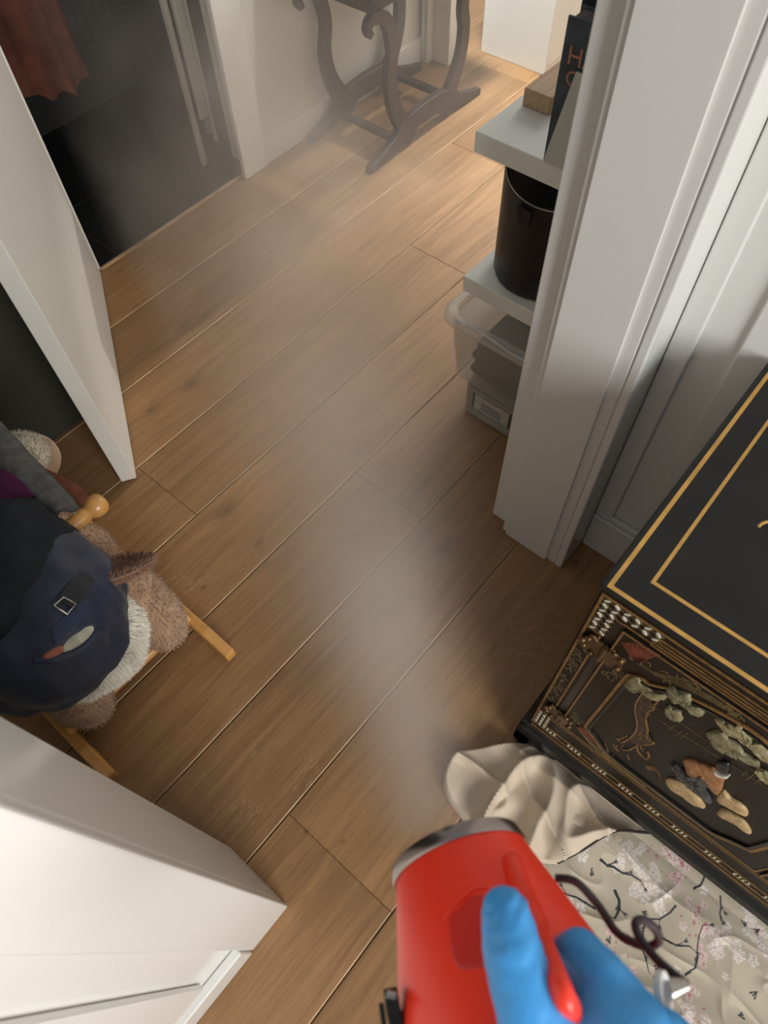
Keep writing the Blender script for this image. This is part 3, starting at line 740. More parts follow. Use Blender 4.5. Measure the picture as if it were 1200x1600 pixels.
# small dark case behind the book
bm = bmesh.new(); box(bm, 1.045, 1.13, .41, .535, .7562, 1.03)
o = cpart('storage_case', bm, M['bookcover'], None) if False else link('storage_case', bm, M['coat_dark']); bevel(o, .006, 3)
tag(o, 'dark grey case standing behind the thick book', 'case')
# magazine file: sloping side
mf = bmesh.new()
side = [(.525, .7562), (.497, .905), (.40, .905), (.40, .7562)]
def slab(bm, pts, x0, x1): prism(bm, [(x0, y, z) for y, z in pts], (x1 - x0, 0, 0))
mfo = thing('grey_board', (.99, .46, .756), 'plain grey board with a slanted edge in front of the thick dark book', 'board')
bm = bmesh.new(); slab(bm, side, .9975, .9998); cpart('side_panel', bm, M['grey_file'], mfo)

# low white cupboard at the far end of the hall
lc = thing('low_cupboard', (2.7, 1.52, 0), 'low white cupboard standing at the far end of the hall', 'cupboard')
bm = bmesh.new(); box(bm, 2.502, 2.95, 1.375, 1.667, .0, .47); cpart('carcass', bm, M['paint'], lc, bev=.002)
bm = bmesh.new(); box(bm, 2.49, 2.96, 1.37, 1.672, .471, .49); cpart('top', bm, M['paint'], lc, bev=.002)
bm = bmesh.new(); box(bm, 2.504, 2.94, 1.3735, 1.3745, .03, .46); cpart('door', bm, M['paint'], lc, bev=.0005)
# bin on the lower shelf
bx, by, br = 1.118, .548, .1
bn = thing('waste_bin', (bx, by, .4435), 'black round bin with a crumpled dark liner standing on the low shelf', 'bin')
bm = bmesh.new(); lathe(bm, [(br * .86, .4435), (br * .97, .447), (br, .456), (br * 1.02, .66), (br * 1.02, .676), (br * .985, .676), (br * .96, .47), (br * .5, .462)], (bx, by, 0), (0, 0, 1), 64)
def slope(z, x, y): return z + max(0, (z - .50) / .176) * (.22 * (x - bx) + .10 * (y - by))
for v in bm.verts: v.co.z = slope(v.co.z, v.co.x, v.co.y)
cpart('shell', bm, M['bin'], bn, auto=50)
bm = bmesh.new()
# lid with arched black face and a thin bright edge
seg = 64; rings = []
rnd = random.Random(5)
for k, (r, z) in enumerate([(br * .965, .655), (br * .95, .672), (br * .86, .668), (br * .6, .650), (br * .3, .641), (.004, .64)]):
    rings.append([bm.verts.new((bx + math.cos(2 * PI * i / seg) * r, by + math.sin(2 * PI * i / seg) * r, z + .006 * mnoise.noise(Vector((math.cos(2 * PI * i / seg) * 3, math.sin(2 * PI * i / seg) * 3, k * .9))) * (k > 0) * 1.4)) for i in range(seg)])
for a, b in zip(rings[:-1], rings[1:]):
    for i in range(seg): bm.faces.new((a[i], a[(i + 1) % seg], b[(i + 1) % seg], b[i]))
for v in bm.verts: v.co.z = slope(v.co.z, v.co.x, v.co.y) - .012 * max(0, 1 - ((v.co.x - bx) ** 2 + (v.co.y - by) ** 2) ** .5 / br)
cpart('liner', bm, M['liner'], bn, smooth=True)
bm = bmesh.new(); tube(bm, [(bx + math.cos(t) * br * 1.0, by + math.sin(t) * br * 1.0, slope(.6775, bx + math.cos(t) * br, by + math.sin(t) * br)) for t in [2 * PI * k / 64 for k in range(65)]], .0016, 8, cap=False)
cpart('rim', bm, M['steel'], bn, smooth=True)
bm = bmesh.new()
P0 = Vector((bx - br * 1.035, by + .012, 0)); 
prism(bm, [(bx - br * 1.04, by + .020, .650), (bx - br * 1.04, by - .012, .646), (bx - br * 1.05, by - .008, .612), (bx - br * 1.05, by + .014, .614)], (-.004, 0, 0))
cpart('liner_tab', bm, M['liner'], bn, bev=.001)

# clear lidded box
def rrect(x0, x1, y0, y1, r, n=6):
    out = []
    for cx, cy, a0 in ((x1 - r, y1 - r, 0), (x0 + r, y1 - r, PI / 2), (x0 + r, y0 + r, PI), (x1 - r, y0 + r, 1.5 * PI)):
        for k in range(n + 1):
            a = a0 + k * PI / 2 / n; out.append((cx + math.cos(a) * r, cy + math.sin(a) * r))
    return out
def loft(bm, loops, cap0=True, cap1=True):
    rs = [[bm.verts.new(p) for p in l] for l in loops]
    n = len(rs[0])
    for a, b in zip(rs[:-1], rs[1:]):
        for i in range(n): bm.faces.new((a[i], a[(i + 1) % n], b[(i + 1) % n], b[i]))
    if cap0: bm.faces.new(rs[0][::-1])
    if cap1: bm.faces.new(rs[-1])
cb = thing('clear_storage_box', (1.2, .53, .12), 'clear plastic box with rounded lid, dark cloth showing inside, on the lowest box', 'storage box')
def rl(x0, x1, y0, y1, r, z): return [(x, y, z) for x, y in rrect(x0, x1, y0, y1, r)]
bm = bmesh.new()
loft(bm, [rl(1.022, 1.40, .372, .672, .03, .121), rl(1.012, 1.41, .368, .684, .034, .13), rl(1.0, 1.41, .362, .700, .036, .30), rl(1.002, 1.408, .364, .698, .034, .30), rl(1.015, 1.405, .371, .681, .032, .133)], True, True)
cpart('tub', bm, M['clearplastic'], cb, auto=50)
bm = bmesh.new()
loft(bm, [rl(.990, 1.415, .360, .712, .040, .301), rl(.987, 1.418, .359, .716, .042, .306), rl(.988, 1.417, .360, .715, .042, .320), rl(.996, 1.41, .363, .706, .038, .328), rl(1.008, 1.40, .366, .694, .034, .326), rl(1.014, 1.397, .368, .688, .032, .312)], False, False)
li = cpart('lid', bm, M['lidrim'], cb, auto=50)
bm = bmesh.new(); loft(bm, [rl(1.015, 1.396, .369, .687, .031, .3115), rl(1.015, 1.396, .369, .687, .031, .3135)])
cpart('lid_panel', bm, M['lidplastic'], li)
bm = bmesh.new(); tube(bm, [(1.0 - .012, .66 - k * .02, .330 + .006 * math.sin(k * .6)) for k in range(14)], .003, 8)
cpart('lid_clip', bm, M['frost'], cb, smooth=True)
# dark cloth folded inside (a thing of its own)
bm = bmesh.new()
loops = []
for k in range(9):
    z = .150 + k * .0165; j = .006 * math.sin(k * 2.1)
    loops.append([(x + .004 * mnoise.noise(Vector((x * 30, y * 30, k))), y + .01 * mnoise.noise(Vector((x * 20, y * 20, k + 9))), z + .010 * mnoise.noise(Vector((x * 14, y * 14, k * .5)))) for x, y in rrect(1.026 + abs(j), 1.38, .385, .645 - abs(j) - (.0 if k < 6 else .02), .03, 8)])
loft(bm, loops)
o = link('folded_cloth', bm, M['darkcloth'], auto=60); tag(o, 'dark folded cloth packed inside the clear plastic box', 'cloth')
# lowest drawer box
db = thing('drawer_box', (1.2, .5, 0), 'milky plastic drawer box with label frame standing on the floorboards', 'storage box')
bm = bmesh.new(); box(bm, 1.024, 1.40, .372, .640, .002, .118); cpart('case', bm, M['drawer'], db, bev=.006)
bm = bmesh.new(); box(bm, 1.020, 1.0235, .38, .632, .012, .030); box(bm, 1.020, 1.0235, .38, .632, .098, .110); cpart('front_rib', bm, M['drawer'], db, bev=.001)
bm = bmesh.new(); box(bm, 1.0215, 1.0235, .505, .615, .040, .092); lb = cpart('label_card', bm, M['paper'], db)
bm = bmesh.new()
for a in ((.612, .616), (.503, .507)): box(bm, 1.0205, 1.0235, *a, .040, .092)
for z in (.050, .060, .070): box(bm, 1.0210, 1.0214, .53, .59, z, z + .003)
cpart('label_frame', bm, M['ink'], lb)

# ================================================================== CLOSET CONTENTS
def hanging_cloth(name, cx, cy, w, d, z0, z1, m, seed, label, cat, hem=.06, group=None):
    """closed hanging garment skirt with deep vertical folds"""
    bm = bmesh.new(); n = 90; loops = []
    for k in range(15):
        t = k / 14; z = z0 + (z1 - z0) * t; lp = []
        for i in range(n):
            a = 2 * PI * i / n
            f = 1 + .30 * mnoise.noise(Vector((math.cos(a) * 2.4 + seed, math.sin(a) * 2.4, z * 1.2))) + .10 * math.sin(a * 9 + seed + z * 2)
            x = cx + math.cos(a) * w * f * (1 - .18 * t); y = cy + math.sin(a) * d * f * (1 - .1 * t)
            lp.append((x, y, z + (hem * mnoise.noise(Vector((a * 2.2, seed, 0))) * (1 - t))))
        loops.append(lp)
    loft(bm, loops)
    return link(name, bm, m, auto=70)
o = hanging_cloth('coat', 1.0, 2.16, .115, .08, .36, 1.30, M['coat_rust'], 1.3, '', ''); tag(o, 'rust brown coat hanging low inside the dark closet', 'coat')
o = hanging_cloth('coat', 1.26, 2.38, .09, .075, .34, 1.35, M['coat_dark'], 4.1, '', ''); tag(o, 'dark grey coat hanging beside the rust brown coat', 'coat')
bm = bmesh.new(); tube(bm, [(.665, 2.25, 1.42), (1.495, 2.25, 1.42)], .013, 16)
o = link('clothes_rail', bm, M['steel'], smooth=True); tag(o, 'steel clothes rail across the dark closet', 'rail')
for i, (x, y) in enumerate(((1.0, 2.16), (1.26, 2.38))):
    bm = bmesh.new(); tube(bm, catmull([(x, 2.25, 1.436), (x, 2.262, 1.42), (x, 2.25, 1.36), (x, y, 1.40), (x, y, 1.375)], 6), .003, 8)
    tube(bm, [(x - .09, y, 1.365), (x, y, 1.382), (x + .09, y, 1.365)], .006, 8)
    o = link('coat_hanger', bm, M['steel'], smooth=True)
    tag(o, ('steel hanger holding the rust brown coat', 'steel hanger holding the dark grey coat')[i], 'hanger')
# ironing-board like white upright board and pipes by the closet jamb
ib = thing('upright_board', (1.35, 1.97, 0), 'tall pale board standing upright inside the closet by its right jamb', 'board')
bm = bmesh.new(); prism(bm, [(1.318, 1.958, .005), (1.338, 1.968, .005), (1.338, 1.988, .005), (1.318, 1.978, .005)], (0, 0, 1.5)); cpart('edge', bm, M['pole_white'], ib, bev=.002)
bm = bmesh.new(); box(bm, 1.40, 1.436, 2.03, 2.05, .10, 1.5); cpart('rail', bm, M['pole_white'], ib, bev=.006)
bm = bmesh.new(); box(bm, 1.44, 1.452, 2.035, 2.047, .005, 1.5); cpart('post', bm, M['pole_white'], ib, bev=.002)
bm = bmesh.new(); tube(bm, [(1.47, 2.10, .004), (1.47, 2.10, 1.5)], .014, 16)
o = link('pipe', bm, M['pole_white'], smooth=True); tag(o, 'slim pale pipe rising in the closet corner', 'pipe')
bm = bmesh.new(); tube(bm, [(1.10, 2.44, .30), (1.02, 2.50, 1.25)], .011, 12)
o = link('broom_stick', bm, M['pole_white'], smooth=True); tag(o, 'grey stick leaning at the back of the dark closet', 'stick')
#@@SOFT@@
# ================================================================== ROCKING TOY
toy = thing('rocking_toy', (0, .85, 0), 'tan plush rocking animal with cream ruff on beech rockers beside the white door post', 'rocking toy')
def rocker(x):
    pts = []; ys = np.linspace(.612, 1.36, 40)
    yc = .985
    lo_ = [(y, .000 + max(0, (abs(y - yc) - .12)) ** 2 * .16) for y in ys]
    h = lambda y: .042 - .014 * min(1, max(0, (abs(y - yc) - .30) / .08))
    loop = [(x - .012, y, z) for y, z in lo_] + [(x - .012, y, z + h(y)) for y, z in lo_[::-1]]
    bm = bmesh.new(); prism(bm, loop, (.024, 0, 0))
    cpart('rocker', bm, M['beech'], toy, bev=.004)
    for y in (.872, 1.10):
        bm = bmesh.new(); box(bm, x - .014, x + .014, y - .022, y + .022, .030, .062)
        b = cpart('block', bm, M['beech'], toy, bev=.005)
        bm = bmesh.new(); lathe(bm, [(.0045, 0), (.0045, .0012)], (x, y, .0618), (0, 0, 1), 16); cpart('screw_cap', bm, M['plush_dark'], b)
rocker(.170); rocker(-.150)
for y in (.742, 1.22):
    bm = bmesh.new(); tube(bm, [(-.148, y, .045), (.168, y, .045)], .0128, 20); cpart('cross_bar', bm, M['beech_x'], toy, auto=40)
# handle through the head
bm = bmesh.new()
hc = Vector((.160, .826, .42))
lathe(bm, [(.0145, -.32), (.0145, -.030), (.0145, -.024), (.0125, -.018), (.015, -.014), (.0195, -.006), (.0205, .003), (.0185, .012), (.012, .018), (.003, .0205)], hc, (1, 0, 0), 32)
cpart('handle', bm, M['beech'], toy, auto=50)
# plush body, one continuous surface
bm = bmesh.new()
ellipsoid(bm, (.008, .95, .225), (.10, .21, .085)); ellipsoid(bm, (.008, .80, .235), (.085, .10, .10)); ellipsoid(bm, (.008, 1.12, .22), (.10, .10, .095))
capsule(bm, [(.008, .80, .27), (.008, .76, .36)], [.075, .075])
for sx, foot in ((1, Vector((.116, .766, .105))), (-1, Vector((-.086, .760, .10)))):
    capsule(bm, [(.01 + sx * .05, .83, .21), foot + Vector((0, .05, .03)), foot, foot + Vector((0, -.02, -.03))], [.062, .064, .062, .050])
    capsule(bm, [(.01 + sx * .07, 1.04, .20), (.008 + sx * .12, .98, .13), (.008 + sx * .12, .95, .085)], [.060, .052, .045])
body = cpart('body', bm, M['plush'], toy)
fuse(body, .009, 5)
add_fur(body, 42000, .0075, .0007, .5, (0, -.2, -.5), 2, keep=lambda c: c.y < 1.12 - .85 + .2)
bm = bmesh.new()
ellipsoid(bm, (.0, .765, .385), (.075, .085, .07)); ellipsoid(bm, (-.035, .700, .355), (.042, .055, .036)); 
head = cpart('head', bm, M['plush'], toy); fuse(head, .007, 5); add_fur(head, 4000, .005, .0008, .5, (0, -.2, -.4), 3)
# cream ruff hanging at the chest
bm = bmesh.new(); ellipsoid(bm, (.030, .700, .29), (.056, .048, .06)); ellipsoid(bm, (.006, .684, .275), (.062, .046, .058)); ellipsoid(bm, (-.026, .684, .28), (.058, .044, .05))
ruff = cpart('ruff', bm, M['fluff'], toy); fuse(ruff, .007, 6); add_fur(ruff, 24000, .017, .0010, 1.3, (.1, -.3, -.5), 4)
# pricked ears with pink-brown lining
def ear(base, tip, wd, nrm):
    base, tip = Vector(base), Vector(tip); ax = (tip - base); L = ax.length; ax.normalize(); n = Vector(nrm); n = (n - ax * n.dot(ax)).normalized(); sd = ax.cross(n)
    for nm, m, off, k in (('ear', M['plush_dark'], .004, 1.0), ('ear_lining', M['pinkfelt'], -.004, .86)):
        bm = bmesh.new(); loops = []
        for i in range(12):
            t = i / 11; w = wd * (math.sin(PI * min(1, (t * .88 + .10))) ** .7) * k
            c = base + ax * L * t * (1 if k == 1 else .95) + n * off
            loops.append([c + sd * math.cos(a) * w + n * (math.sin(a) * .006 + .30 * w * math.cos(a) ** 2) for a in [2 * PI * q / 20 for q in range(20)]])
        loft(bm, loops)
        if nm == 'ear':
            e = cpart(nm, bm, m, toy, smooth=True); add_fur(e, 2600, .010, .0008, .5, tuple(ax * .8), 8)
        else: cpart(nm, bm, m, e, smooth=True)
ear((.070, .705, .415), (.160, .695, .375), .034, (.25, .35, .9))
ear((-.060, .700, .425), (-.130, .690, .40), .026, (-.25, .35, .9))

# ------------------------------------------------------------------ navy bag pulled over the toy's head
bag = thing('navy_bag', (-.02, .75, .4), 'navy nylon bag with buckled strap and mesh pocket slung over the plush toy', 'bag')
def drape(name, cx, cy, cz, rx, ry, rz, m, parent, seed=0, tilt=(0, 0), amp=.012, t0=0.0, nu=120, nv=46, low=1.0, pw=2.3, thick=.004, ring=1.0):
    bm = bmesh.new(); R0 = []
    for j in range(nv):
        v = j / (nv - 1)
        ph = v * PI / 2 * ring
        r = math.sin(ph) ** (2 / pw); z = math.cos(ph) ** (2 / pw) if ph < PI / 2 else -(ph - PI / 2)
        row = []
        for i in range(nu):
            a = 2 * PI * i / nu
            x = math.cos(a) * r; y = math.sin(a) * r
            f = 1 + amp * 9 * mnoise.noise(Vector((x * 2.2 + seed, y * 2.2, z * 2))) + amp * 3.0 * mnoise.noise(Vector((x * 7 + seed, y * 7, z * 3))) * v
            X, Y, Z = cx + x * rx * f, cy + y * ry * f, cz + z * rz * f
            Z += tilt[0] * (X - cx) + tilt[1] * (Y - cy)
            row.append(bm.verts.new((X, Y, Z)))
        R0.append(row)
    for a, b in zip(R0[:-1], R0[1:]):
        for i in range(nu): bm.faces.new((a[i], a[(i + 1) % nu], b[(i + 1) % nu], b[i]))
    o = cpart(name, bm, m, parent, smooth=True)
    s = o.modifiers.new('thickness', 'SOLIDIFY'); s.thickness = thick; s.offset = -1
    return o
HOOD = drape('hood', -.040, .765, .405, .152, .158, .125, M['navy'], bag, 2.0, tilt=(.05, .26), amp=.010, ring=1.12)
drape('crown', -.055, .812, .455, .155, .130, .105, M['navy_top'], bag, 7.0, tilt=(.0, .05), amp=.012)
def on_hood(px, py, lift=.002):
    o_ = (O - bag.location); d_ = ray(px, py).normalized(); ok, loc, nrm_, _ = HOOD.ray_cast(o_, d_)
    return (loc + bag.location - d_ * lift) if ok else at(px, py, 1.08)
def band(bm, pts, w, nrm, th=.003):
    P = catmull(pts, 8); nrm = Vector(nrm)
    L = []
    for i, p in enumerate(P):
        t = (P[min(i + 1, len(P) - 1)] - P[max(i - 1, 0)]).normalized(); s = t.cross(nrm).normalized(); n = s.cross(t).normalized()
        L.append([p + s * w / 2, p - s * w / 2, p - s * w / 2 + n * th, p + s * w / 2 + n * th])
    loft(bm, L)
bpy.context.view_layer.update()
bm = bmesh.new(); band(bm, [on_hood(134, 900, .003), on_hood(122, 918, .003), on_hood(103, 945, .004)], .030, tuple(-ray(100, 930)))
st = cpart('strap', bm, M['black_strap'], bag, auto=50)
bm = bmesh.new(); c = [on_hood(x, y, .008) for x, y in ((84, 946), (99, 933), (119, 944), (105, 960))]
tube(bm, [c[0], c[1], c[2], c[3], c[0], c[1]], .0017, 8, cap=False)
cpart('buckle', bm, M['steel'], st, smooth=True)
bm = bmesh.new()
for k in range(13):
    f = k / 12
    a_, b_ = (70 + 22 * f, 1000 - 22 * f), (122 + 8 * f, 905 + 30 * f)
    P_ = [on_hood(78 + 58 * t_ + 5 * f, 985 + 4 * f * 6 - 50 * t_ ** 1.4 - 8 * math.sin(t_ * 3), .0012) for t_ in np.linspace(0, 1, 12)]
    tube(bm, P_, .0007, 5)
cpart('mesh_pocket', bm, mat('navy_mesh', srgb(62, 72, 96), .7), bag, smooth=True)
mz = on_hood(116, 999, -.009)
bm = bmesh.new(); Rm = ((on_hood(120, 990, 0) - on_hood(92, 1010, 0)).normalized()); R3 = Matrix((Rm, Rm.orthogonal().normalized(), Rm.cross(Rm.orthogonal()).normalized())).transposed()
ellipsoid(bm, mz, (.034, .0135, .013), R3); mzo = cpart('muzzle', bm, mat('dusty_cream_plush', srgb(170, 166, 146), .9, var=.3, vscale=40), toy, smooth=True)
bm = bmesh.new(); ellipsoid(bm, on_hood(84, 1020, -.005), (.020, .009, .010), R3); cpart('nose', bm, M['pinkfelt'], mzo, smooth=True)
bm = bmesh.new(); tube(bm, catmull([on_hood(55, 1032, -.002), on_hood(84, 1031, .002), on_hood(112, 1022, .003), on_hood(138, 1005, .002), on_hood(154, 985, -.002)], 8), .0075, 10)
cpart('hem_fold', bm, M['navy'], bag, smooth=True)
# ------------------------------------------------------------------ grey knitted bag with corded edge behind the navy one
gb = thing('grey_wool_bag', (.03, 1.0, .35), 'grey patterned wool bag with pale corded edge lying behind the navy bag', 'bag')
bm = bmesh.new()
e = [at(-60, 610, 1.33), at(0, 668, 1.29), at(40, 712, 1.26), at(80, 757, 1.235), at(105, 785, 1.22), at(116, 802, 1.21)]
inn = [at(-90, 710, 1.26), at(-20, 750, 1.24), at(10, 775, 1.22), at(40, 790, 1.21), at(70, 800, 1.205), at(90, 812, 1.20)]
E1, I1 = catmull(e, 8), catmull(inn, 8)
rows = []
for k in range(9):
    t = k / 8; rows.append([bm.verts.new(a.lerp(b, t) + Vector((0, 0, .016 * math.sin(PI * t) + .003 * mnoise.noise(a * 30 + Vector((t * 4, 0, 0)))))) for a, b in zip(E1, I1)])
for a, b in zip(rows[:-1], rows[1:]):
    for i in range(len(a) - 1): bm.faces.new((a[i], a[i + 1], b[i + 1], b[i]))
o = cpart('panel', bm, M['grey_knit'], gb, smooth=True); sm = o.modifiers.new('thickness', 'SOLIDIFY'); sm.thickness = .014; sm.offset = 1
bm = bmesh.new()
tube(bm, E1, .0028, 8)
cpart('corded_edge', bm, M['cord_edge'], gb, smooth=True)
bm = bmesh.new(); band(bm, [at(-60, 745, 1.20), at(-20, 752, 1.19), at(10, 760, 1.185), at(40, 790, 1.18)], .042, (-.1, -.2, 1), .012)
o = link('folded_cloth', bm, M['magenta'], auto=60); tag(o, 'plum coloured cloth peeping out between the grey and navy bags', 'cloth')
# ------------------------------------------------------------------ cream fleece hat behind, with brown strap
hat = thing('fleece_hat', (.15, 1.13, .29), 'round cream fleece hat with tan brim lying behind the grey wool bag', 'hat')
hcn = at(30, 720, 1.36)
bm = bmesh.new(); ellipsoid(bm, hcn, (.060, .062, .045), sub=4); o = cpart('crown', bm, mat('shade_toned_fleece', srgb(188, 178, 156), .95, var=.15, vscale=40), hat, smooth=True); add_fur(o, 3000, .006, .0008, .5, (0, 0, -.2), 5)  # cream crown darkened in its colour for the shade it lies in
bm = bmesh.new(); tube(bm, [hcn + Vector((math.cos(t) * .060, math.sin(t) * .062, -.012)) for t in [2 * PI * k / 40 for k in range(41)]], .012, 10, cap=False); cpart('brim', bm, M['plush'], hat, smooth=True)
bm = bmesh.new(); band(bm, [at(70, 740, 1.33), at(95, 752, 1.31), at(118, 765, 1.30), at(142, 792, 1.30)], .018, tuple(-ray(110, 770)), .003); cpart('ear_flap', bm, M['pinkfelt'], hat, auto=50)

# ================================================================== TEXTILES ON THE FLOOR
def coons(c0, c1, d0, d1, nu, nv):
    """c0/c1: bottom and top curves (u), d0/d1: left and right curves (v)"""
    A = catmull([(*p, 0) for p in c0], 20); B = catmull([(*p, 0) for p in c1], 20); Cc = catmull([(*p, 0) for p in d0], 20); D = catmull([(*p, 0) for p in d1], 20)
    def samp(P, t):
        x = t * (len(P) - 1); i = min(int(x), len(P) - 2); return P[i].lerp(P[i + 1], x - i)
    G = np.zeros((nv, nu, 2))
    for j in range(nv):
        v = j / (nv - 1); l, r = samp(Cc, v), samp(D, v)
        for i in range(nu):
            u = i / (nu - 1); a, b = samp(A, u), samp(B, u)
            p = a * (1 - v) + b * v + l * (1 - u) + r * u - (A[0] * (1 - u) * (1 - v) + A[-1] * u * (1 - v) + B[0] * (1 - u) * v + B[-1] * u * v)
            G[j, i] = (p.x, p.y)
    return G
def cloth_obj(name, G, zf, m, parent, colors=None, th=.0025):
    nv, nu, _ = G.shape
    verts = [(G[j, i, 0], G[j, i, 1], zf(G[j, i, 0], G[j, i, 1], i / (nu - 1), j / (nv - 1))) for j in range(nv) for i in range(nu)]
    faces = [(j * nu + i, j * nu + i + 1, (j + 1) * nu + i + 1, (j + 1) * nu + i) for j in range(nv - 1) for i in range(nu - 1)]
    me = bpy.data.meshes.new(name); me.from_pydata(verts, [], faces); me.materials.append(m)
    if colors is not None:
        a = me.color_attributes.new('print', 'FLOAT_COLOR', 'POINT'); a.data.foreach_set('color', colors.reshape(-1))
    for p in me.polygons: p.use_smooth = True
    me.update()
    o = bpy.data.objects.new(name, me); COL.objects.link(o)
    me.transform(Matrix.Translation(-parent.location)); o.parent = parent
    s = o.modifiers.new('thickness', 'SOLIDIFY'); s.thickness = th; s.offset = -1
    return o
cv = thing('floral_curtain', (.2, -.25, 0), 'crumpled cherry-blossom curtain with beige lining on the floor before the lacquered cabinet', 'curtain')
def edge(u, v, w=.06):
    d = min(u, v, 1 - u, 1 - v) / w
    return min(1, math.sqrt(max(0, d)))
# beige lining, folded back
def ridge(p, k):
    return max(0, 1 - abs(mnoise.noise(p)) * k) ** 2
def zf(x, y, u, v):
    e_ = edge(u, v, .03)
    a = mnoise.noise(Vector((x * 5, y * 5, 11.3))); b = mnoise.noise(Vector((x * 11, y * 11, 3.1)))
    f = .5 + .5 * math.sin(x * 24 + y * 9 + 3.2 * a)
    z = .005 + .026 * f ** 2 * (0.6 + .6 * b) + .008 * (b * .5 + .5) + .010 * ridge(Vector((x * 8 + 3, y * 5, 7)), 2.4) + .004 * ridge(Vector((x * 17, y * 10, 2)), 4)
    k = 1 if x < .36 else max(.12, 1 - (x - .36) / .06)
    return .003 + z * k * e_
def zl(x, y, u, v):
    e_ = min(1, math.sqrt(max(0, min(v, 1 - v, 1 - u) / .06)))
    w = mnoise.noise(Vector((x * 4, y * 4, 6))) * .5 + .5
    wx, wy = x + .03 * mnoise.noise(Vector((x * 9, y * 9, 1))), y + .03 * mnoise.noise(Vector((x * 9, y * 9, 4)))
    z = .010 + .022 * w + .034 * ridge(Vector((wx * 5 + 1, wy * 10, 2)), 2.6) + .022 * ridge(Vector((wx * 11, wy * 5 + 2, 9)), 2.8)
    k = 1 if x < .39 else max(.25, 1 - (x - .39) / .05)
    base = .003 + z * k * e_
    return max(base, zf(x, y, .5, .5) * (.3 + .7 * k) + .006) if u < .30 and y < -.03 else base
GL = coons([(.275, -.128), (.236, -.06), (.228, .02), (.243, .095), (.275, .122)], [(.445, -.25), (.45, -.16), (.452, -.08), (.44, .0), (.425, .022)],
           [(.275, -.128), (.32, -.15), (.385, -.18), (.445, -.25)], [(.275, .122), (.315, .128), (.36, .09), (.425, .022)], 150, 150)
cloth_obj('lining', GL, zl, M['linen'], cv)
bm = bmesh.new()
hp = [(x, y, zl(x, y, 0.0, 0.5) + .0015) for x, y in [(p.x, p.y) for p in catmull([(.275, -.128, 0), (.32, -.15, 0), (.385, -.18, 0), (.445, -.25, 0)], 14)]]
tube(bm, hp, .0022, 8); cpart('dark_piping', bm, M['hem'], cv, smooth=True)
# printed floral side
GF = coons([(.235, -.04), (.12, -.16), (.03, -.30), (-.05, -.45), (-.10, -.66)], [(.445, -.17), (.448, -.3), (.45, -.5), (.44, -.66), (.43, -.80)],
           [(.235, -.04), (.30, -.08), (.38, -.12), (.445, -.17)], [(-.10, -.66), (.05, -.72), (.25, -.78), (.43, -.80)], 560, 460)
def paint_print(G):
    nv, nu, _ = G.shape; P = G.reshape(-1, 2); n = len(P)
    base = np.array(srgb(186, 174, 152)); C = np.tile(base, (n, 1)); rs = np.random.RandomState(5)
    def put(mask, col, a=1.0):
        C[mask] = C[mask] * (1 - a) + np.array(col) * a
    def seg(p, q, w, col, w2=None):
        d = q - p; L = np.dot(d, d); t = np.clip(((P - p) @ d) / L, 0, 1); w2 = w if w2 is None else w2
        dist = np.linalg.norm(P - (p + t[:, None] * d), axis=1); put(dist < w * (1 - t) + w2 * t, col)
    dark = srgb(40, 44, 50); dk2 = srgb(58, 60, 62)
    def flower(c, r, pink):
        near = np.where(np.abs(P - c).max(axis=1) < r * 1.5)[0]
        if not len(near): return
        q = P[near] - c; rr = np.linalg.norm(q, axis=1); th = np.arctan2(q[:, 1], q[:, 0]) + rs.rand() * 6
        pet = r * (.66 + .34 * np.abs(np.cos(2.5 * th)))
        col = np.array(srgb(226, 220, 208)) * (1 - pink) + np.array(srgb(206, 150, 150)) * pink
        inside = rr < pet; C[near[inside]] = C[near[inside]] * .12 + col * .88
        rim = (rr < pet) & (rr > pet - r * .14); C[near[rim]] = C[near[rim]] * .5 + np.array(srgb(170, 156, 140)) * .5
        C[near[rr < r * .16]] = srgb(176, 128, 112) if pink > .3 else srgb(190, 172, 130)
        for k in range(6):
            a = rs.rand() * 6.28; m_ = np.linalg.norm(q - np.array([np.cos(a), np.sin(a)]) * r * .42, axis=1) < r * .07
            C[near[m_]] = srgb(96, 66, 70)
    lo_, hi = P.min(0), P.max(0)
    # soft clusters of blossom, then branches, then crisp blossom
    for k in range(85):
        c = lo_ + rs.rand(2) * (hi - lo_); pink = rs.rand() ** 2.2 * .9
        for j in range(rs.randint(7, 14)):
            flower(c + rs.randn(2) * .022, rs.uniform(.0070, .0120), pink * rs.uniform(.5, 1.1))
        if pink > .4:
            for j in range(12):
                p = c + rs.randn(2) * .018; m_ = np.linalg.norm(P - p, axis=1) < rs.uniform(.0014, .003); put(m_, srgb(176, 96, 112), .8)
    for k in range(46):
        p = lo_ + rs.rand(2) * (hi - lo_); a = rs.rand() * 6.28; w = rs.uniform(.0017, .0030)
        for j in range(rs.randint(3, 6)):
            q = p + np.array([np.cos(a), np.sin(a)]) * rs.uniform(.012, .022); seg(p, q, w, dark, w * .8)
            if rs.rand() < .7:
                b = a + rs.choice([-1, 1]) * rs.uniform(.5, 1.1); l = rs.uniform(.008, .018); e2 = q + np.array([np.cos(b), np.sin(b)]) * l; seg(q, e2, w * .55, dark, w * .3)
                for s_ in (-.5, .0, .5): seg(e2, e2 + np.array([np.cos(b + s_), np.sin(b + s_)]) * .007, .0014, dk2, .0005)
            p = q; a += rs.uniform(-.6, .6); w *= .88
    for k in range(60):
        p = lo_ + rs.rand(2) * (hi - lo_); a = rs.rand() * 6.28
        for s_ in (-.35, .1, .5): seg(p, p + np.array([np.cos(a + s_), np.sin(a + s_)]) * rs.uniform(.007, .013), .0006, dk2, .0014)
    out = np.ones((n, 4), dtype=np.float32); out[:, :3] = C
    return out
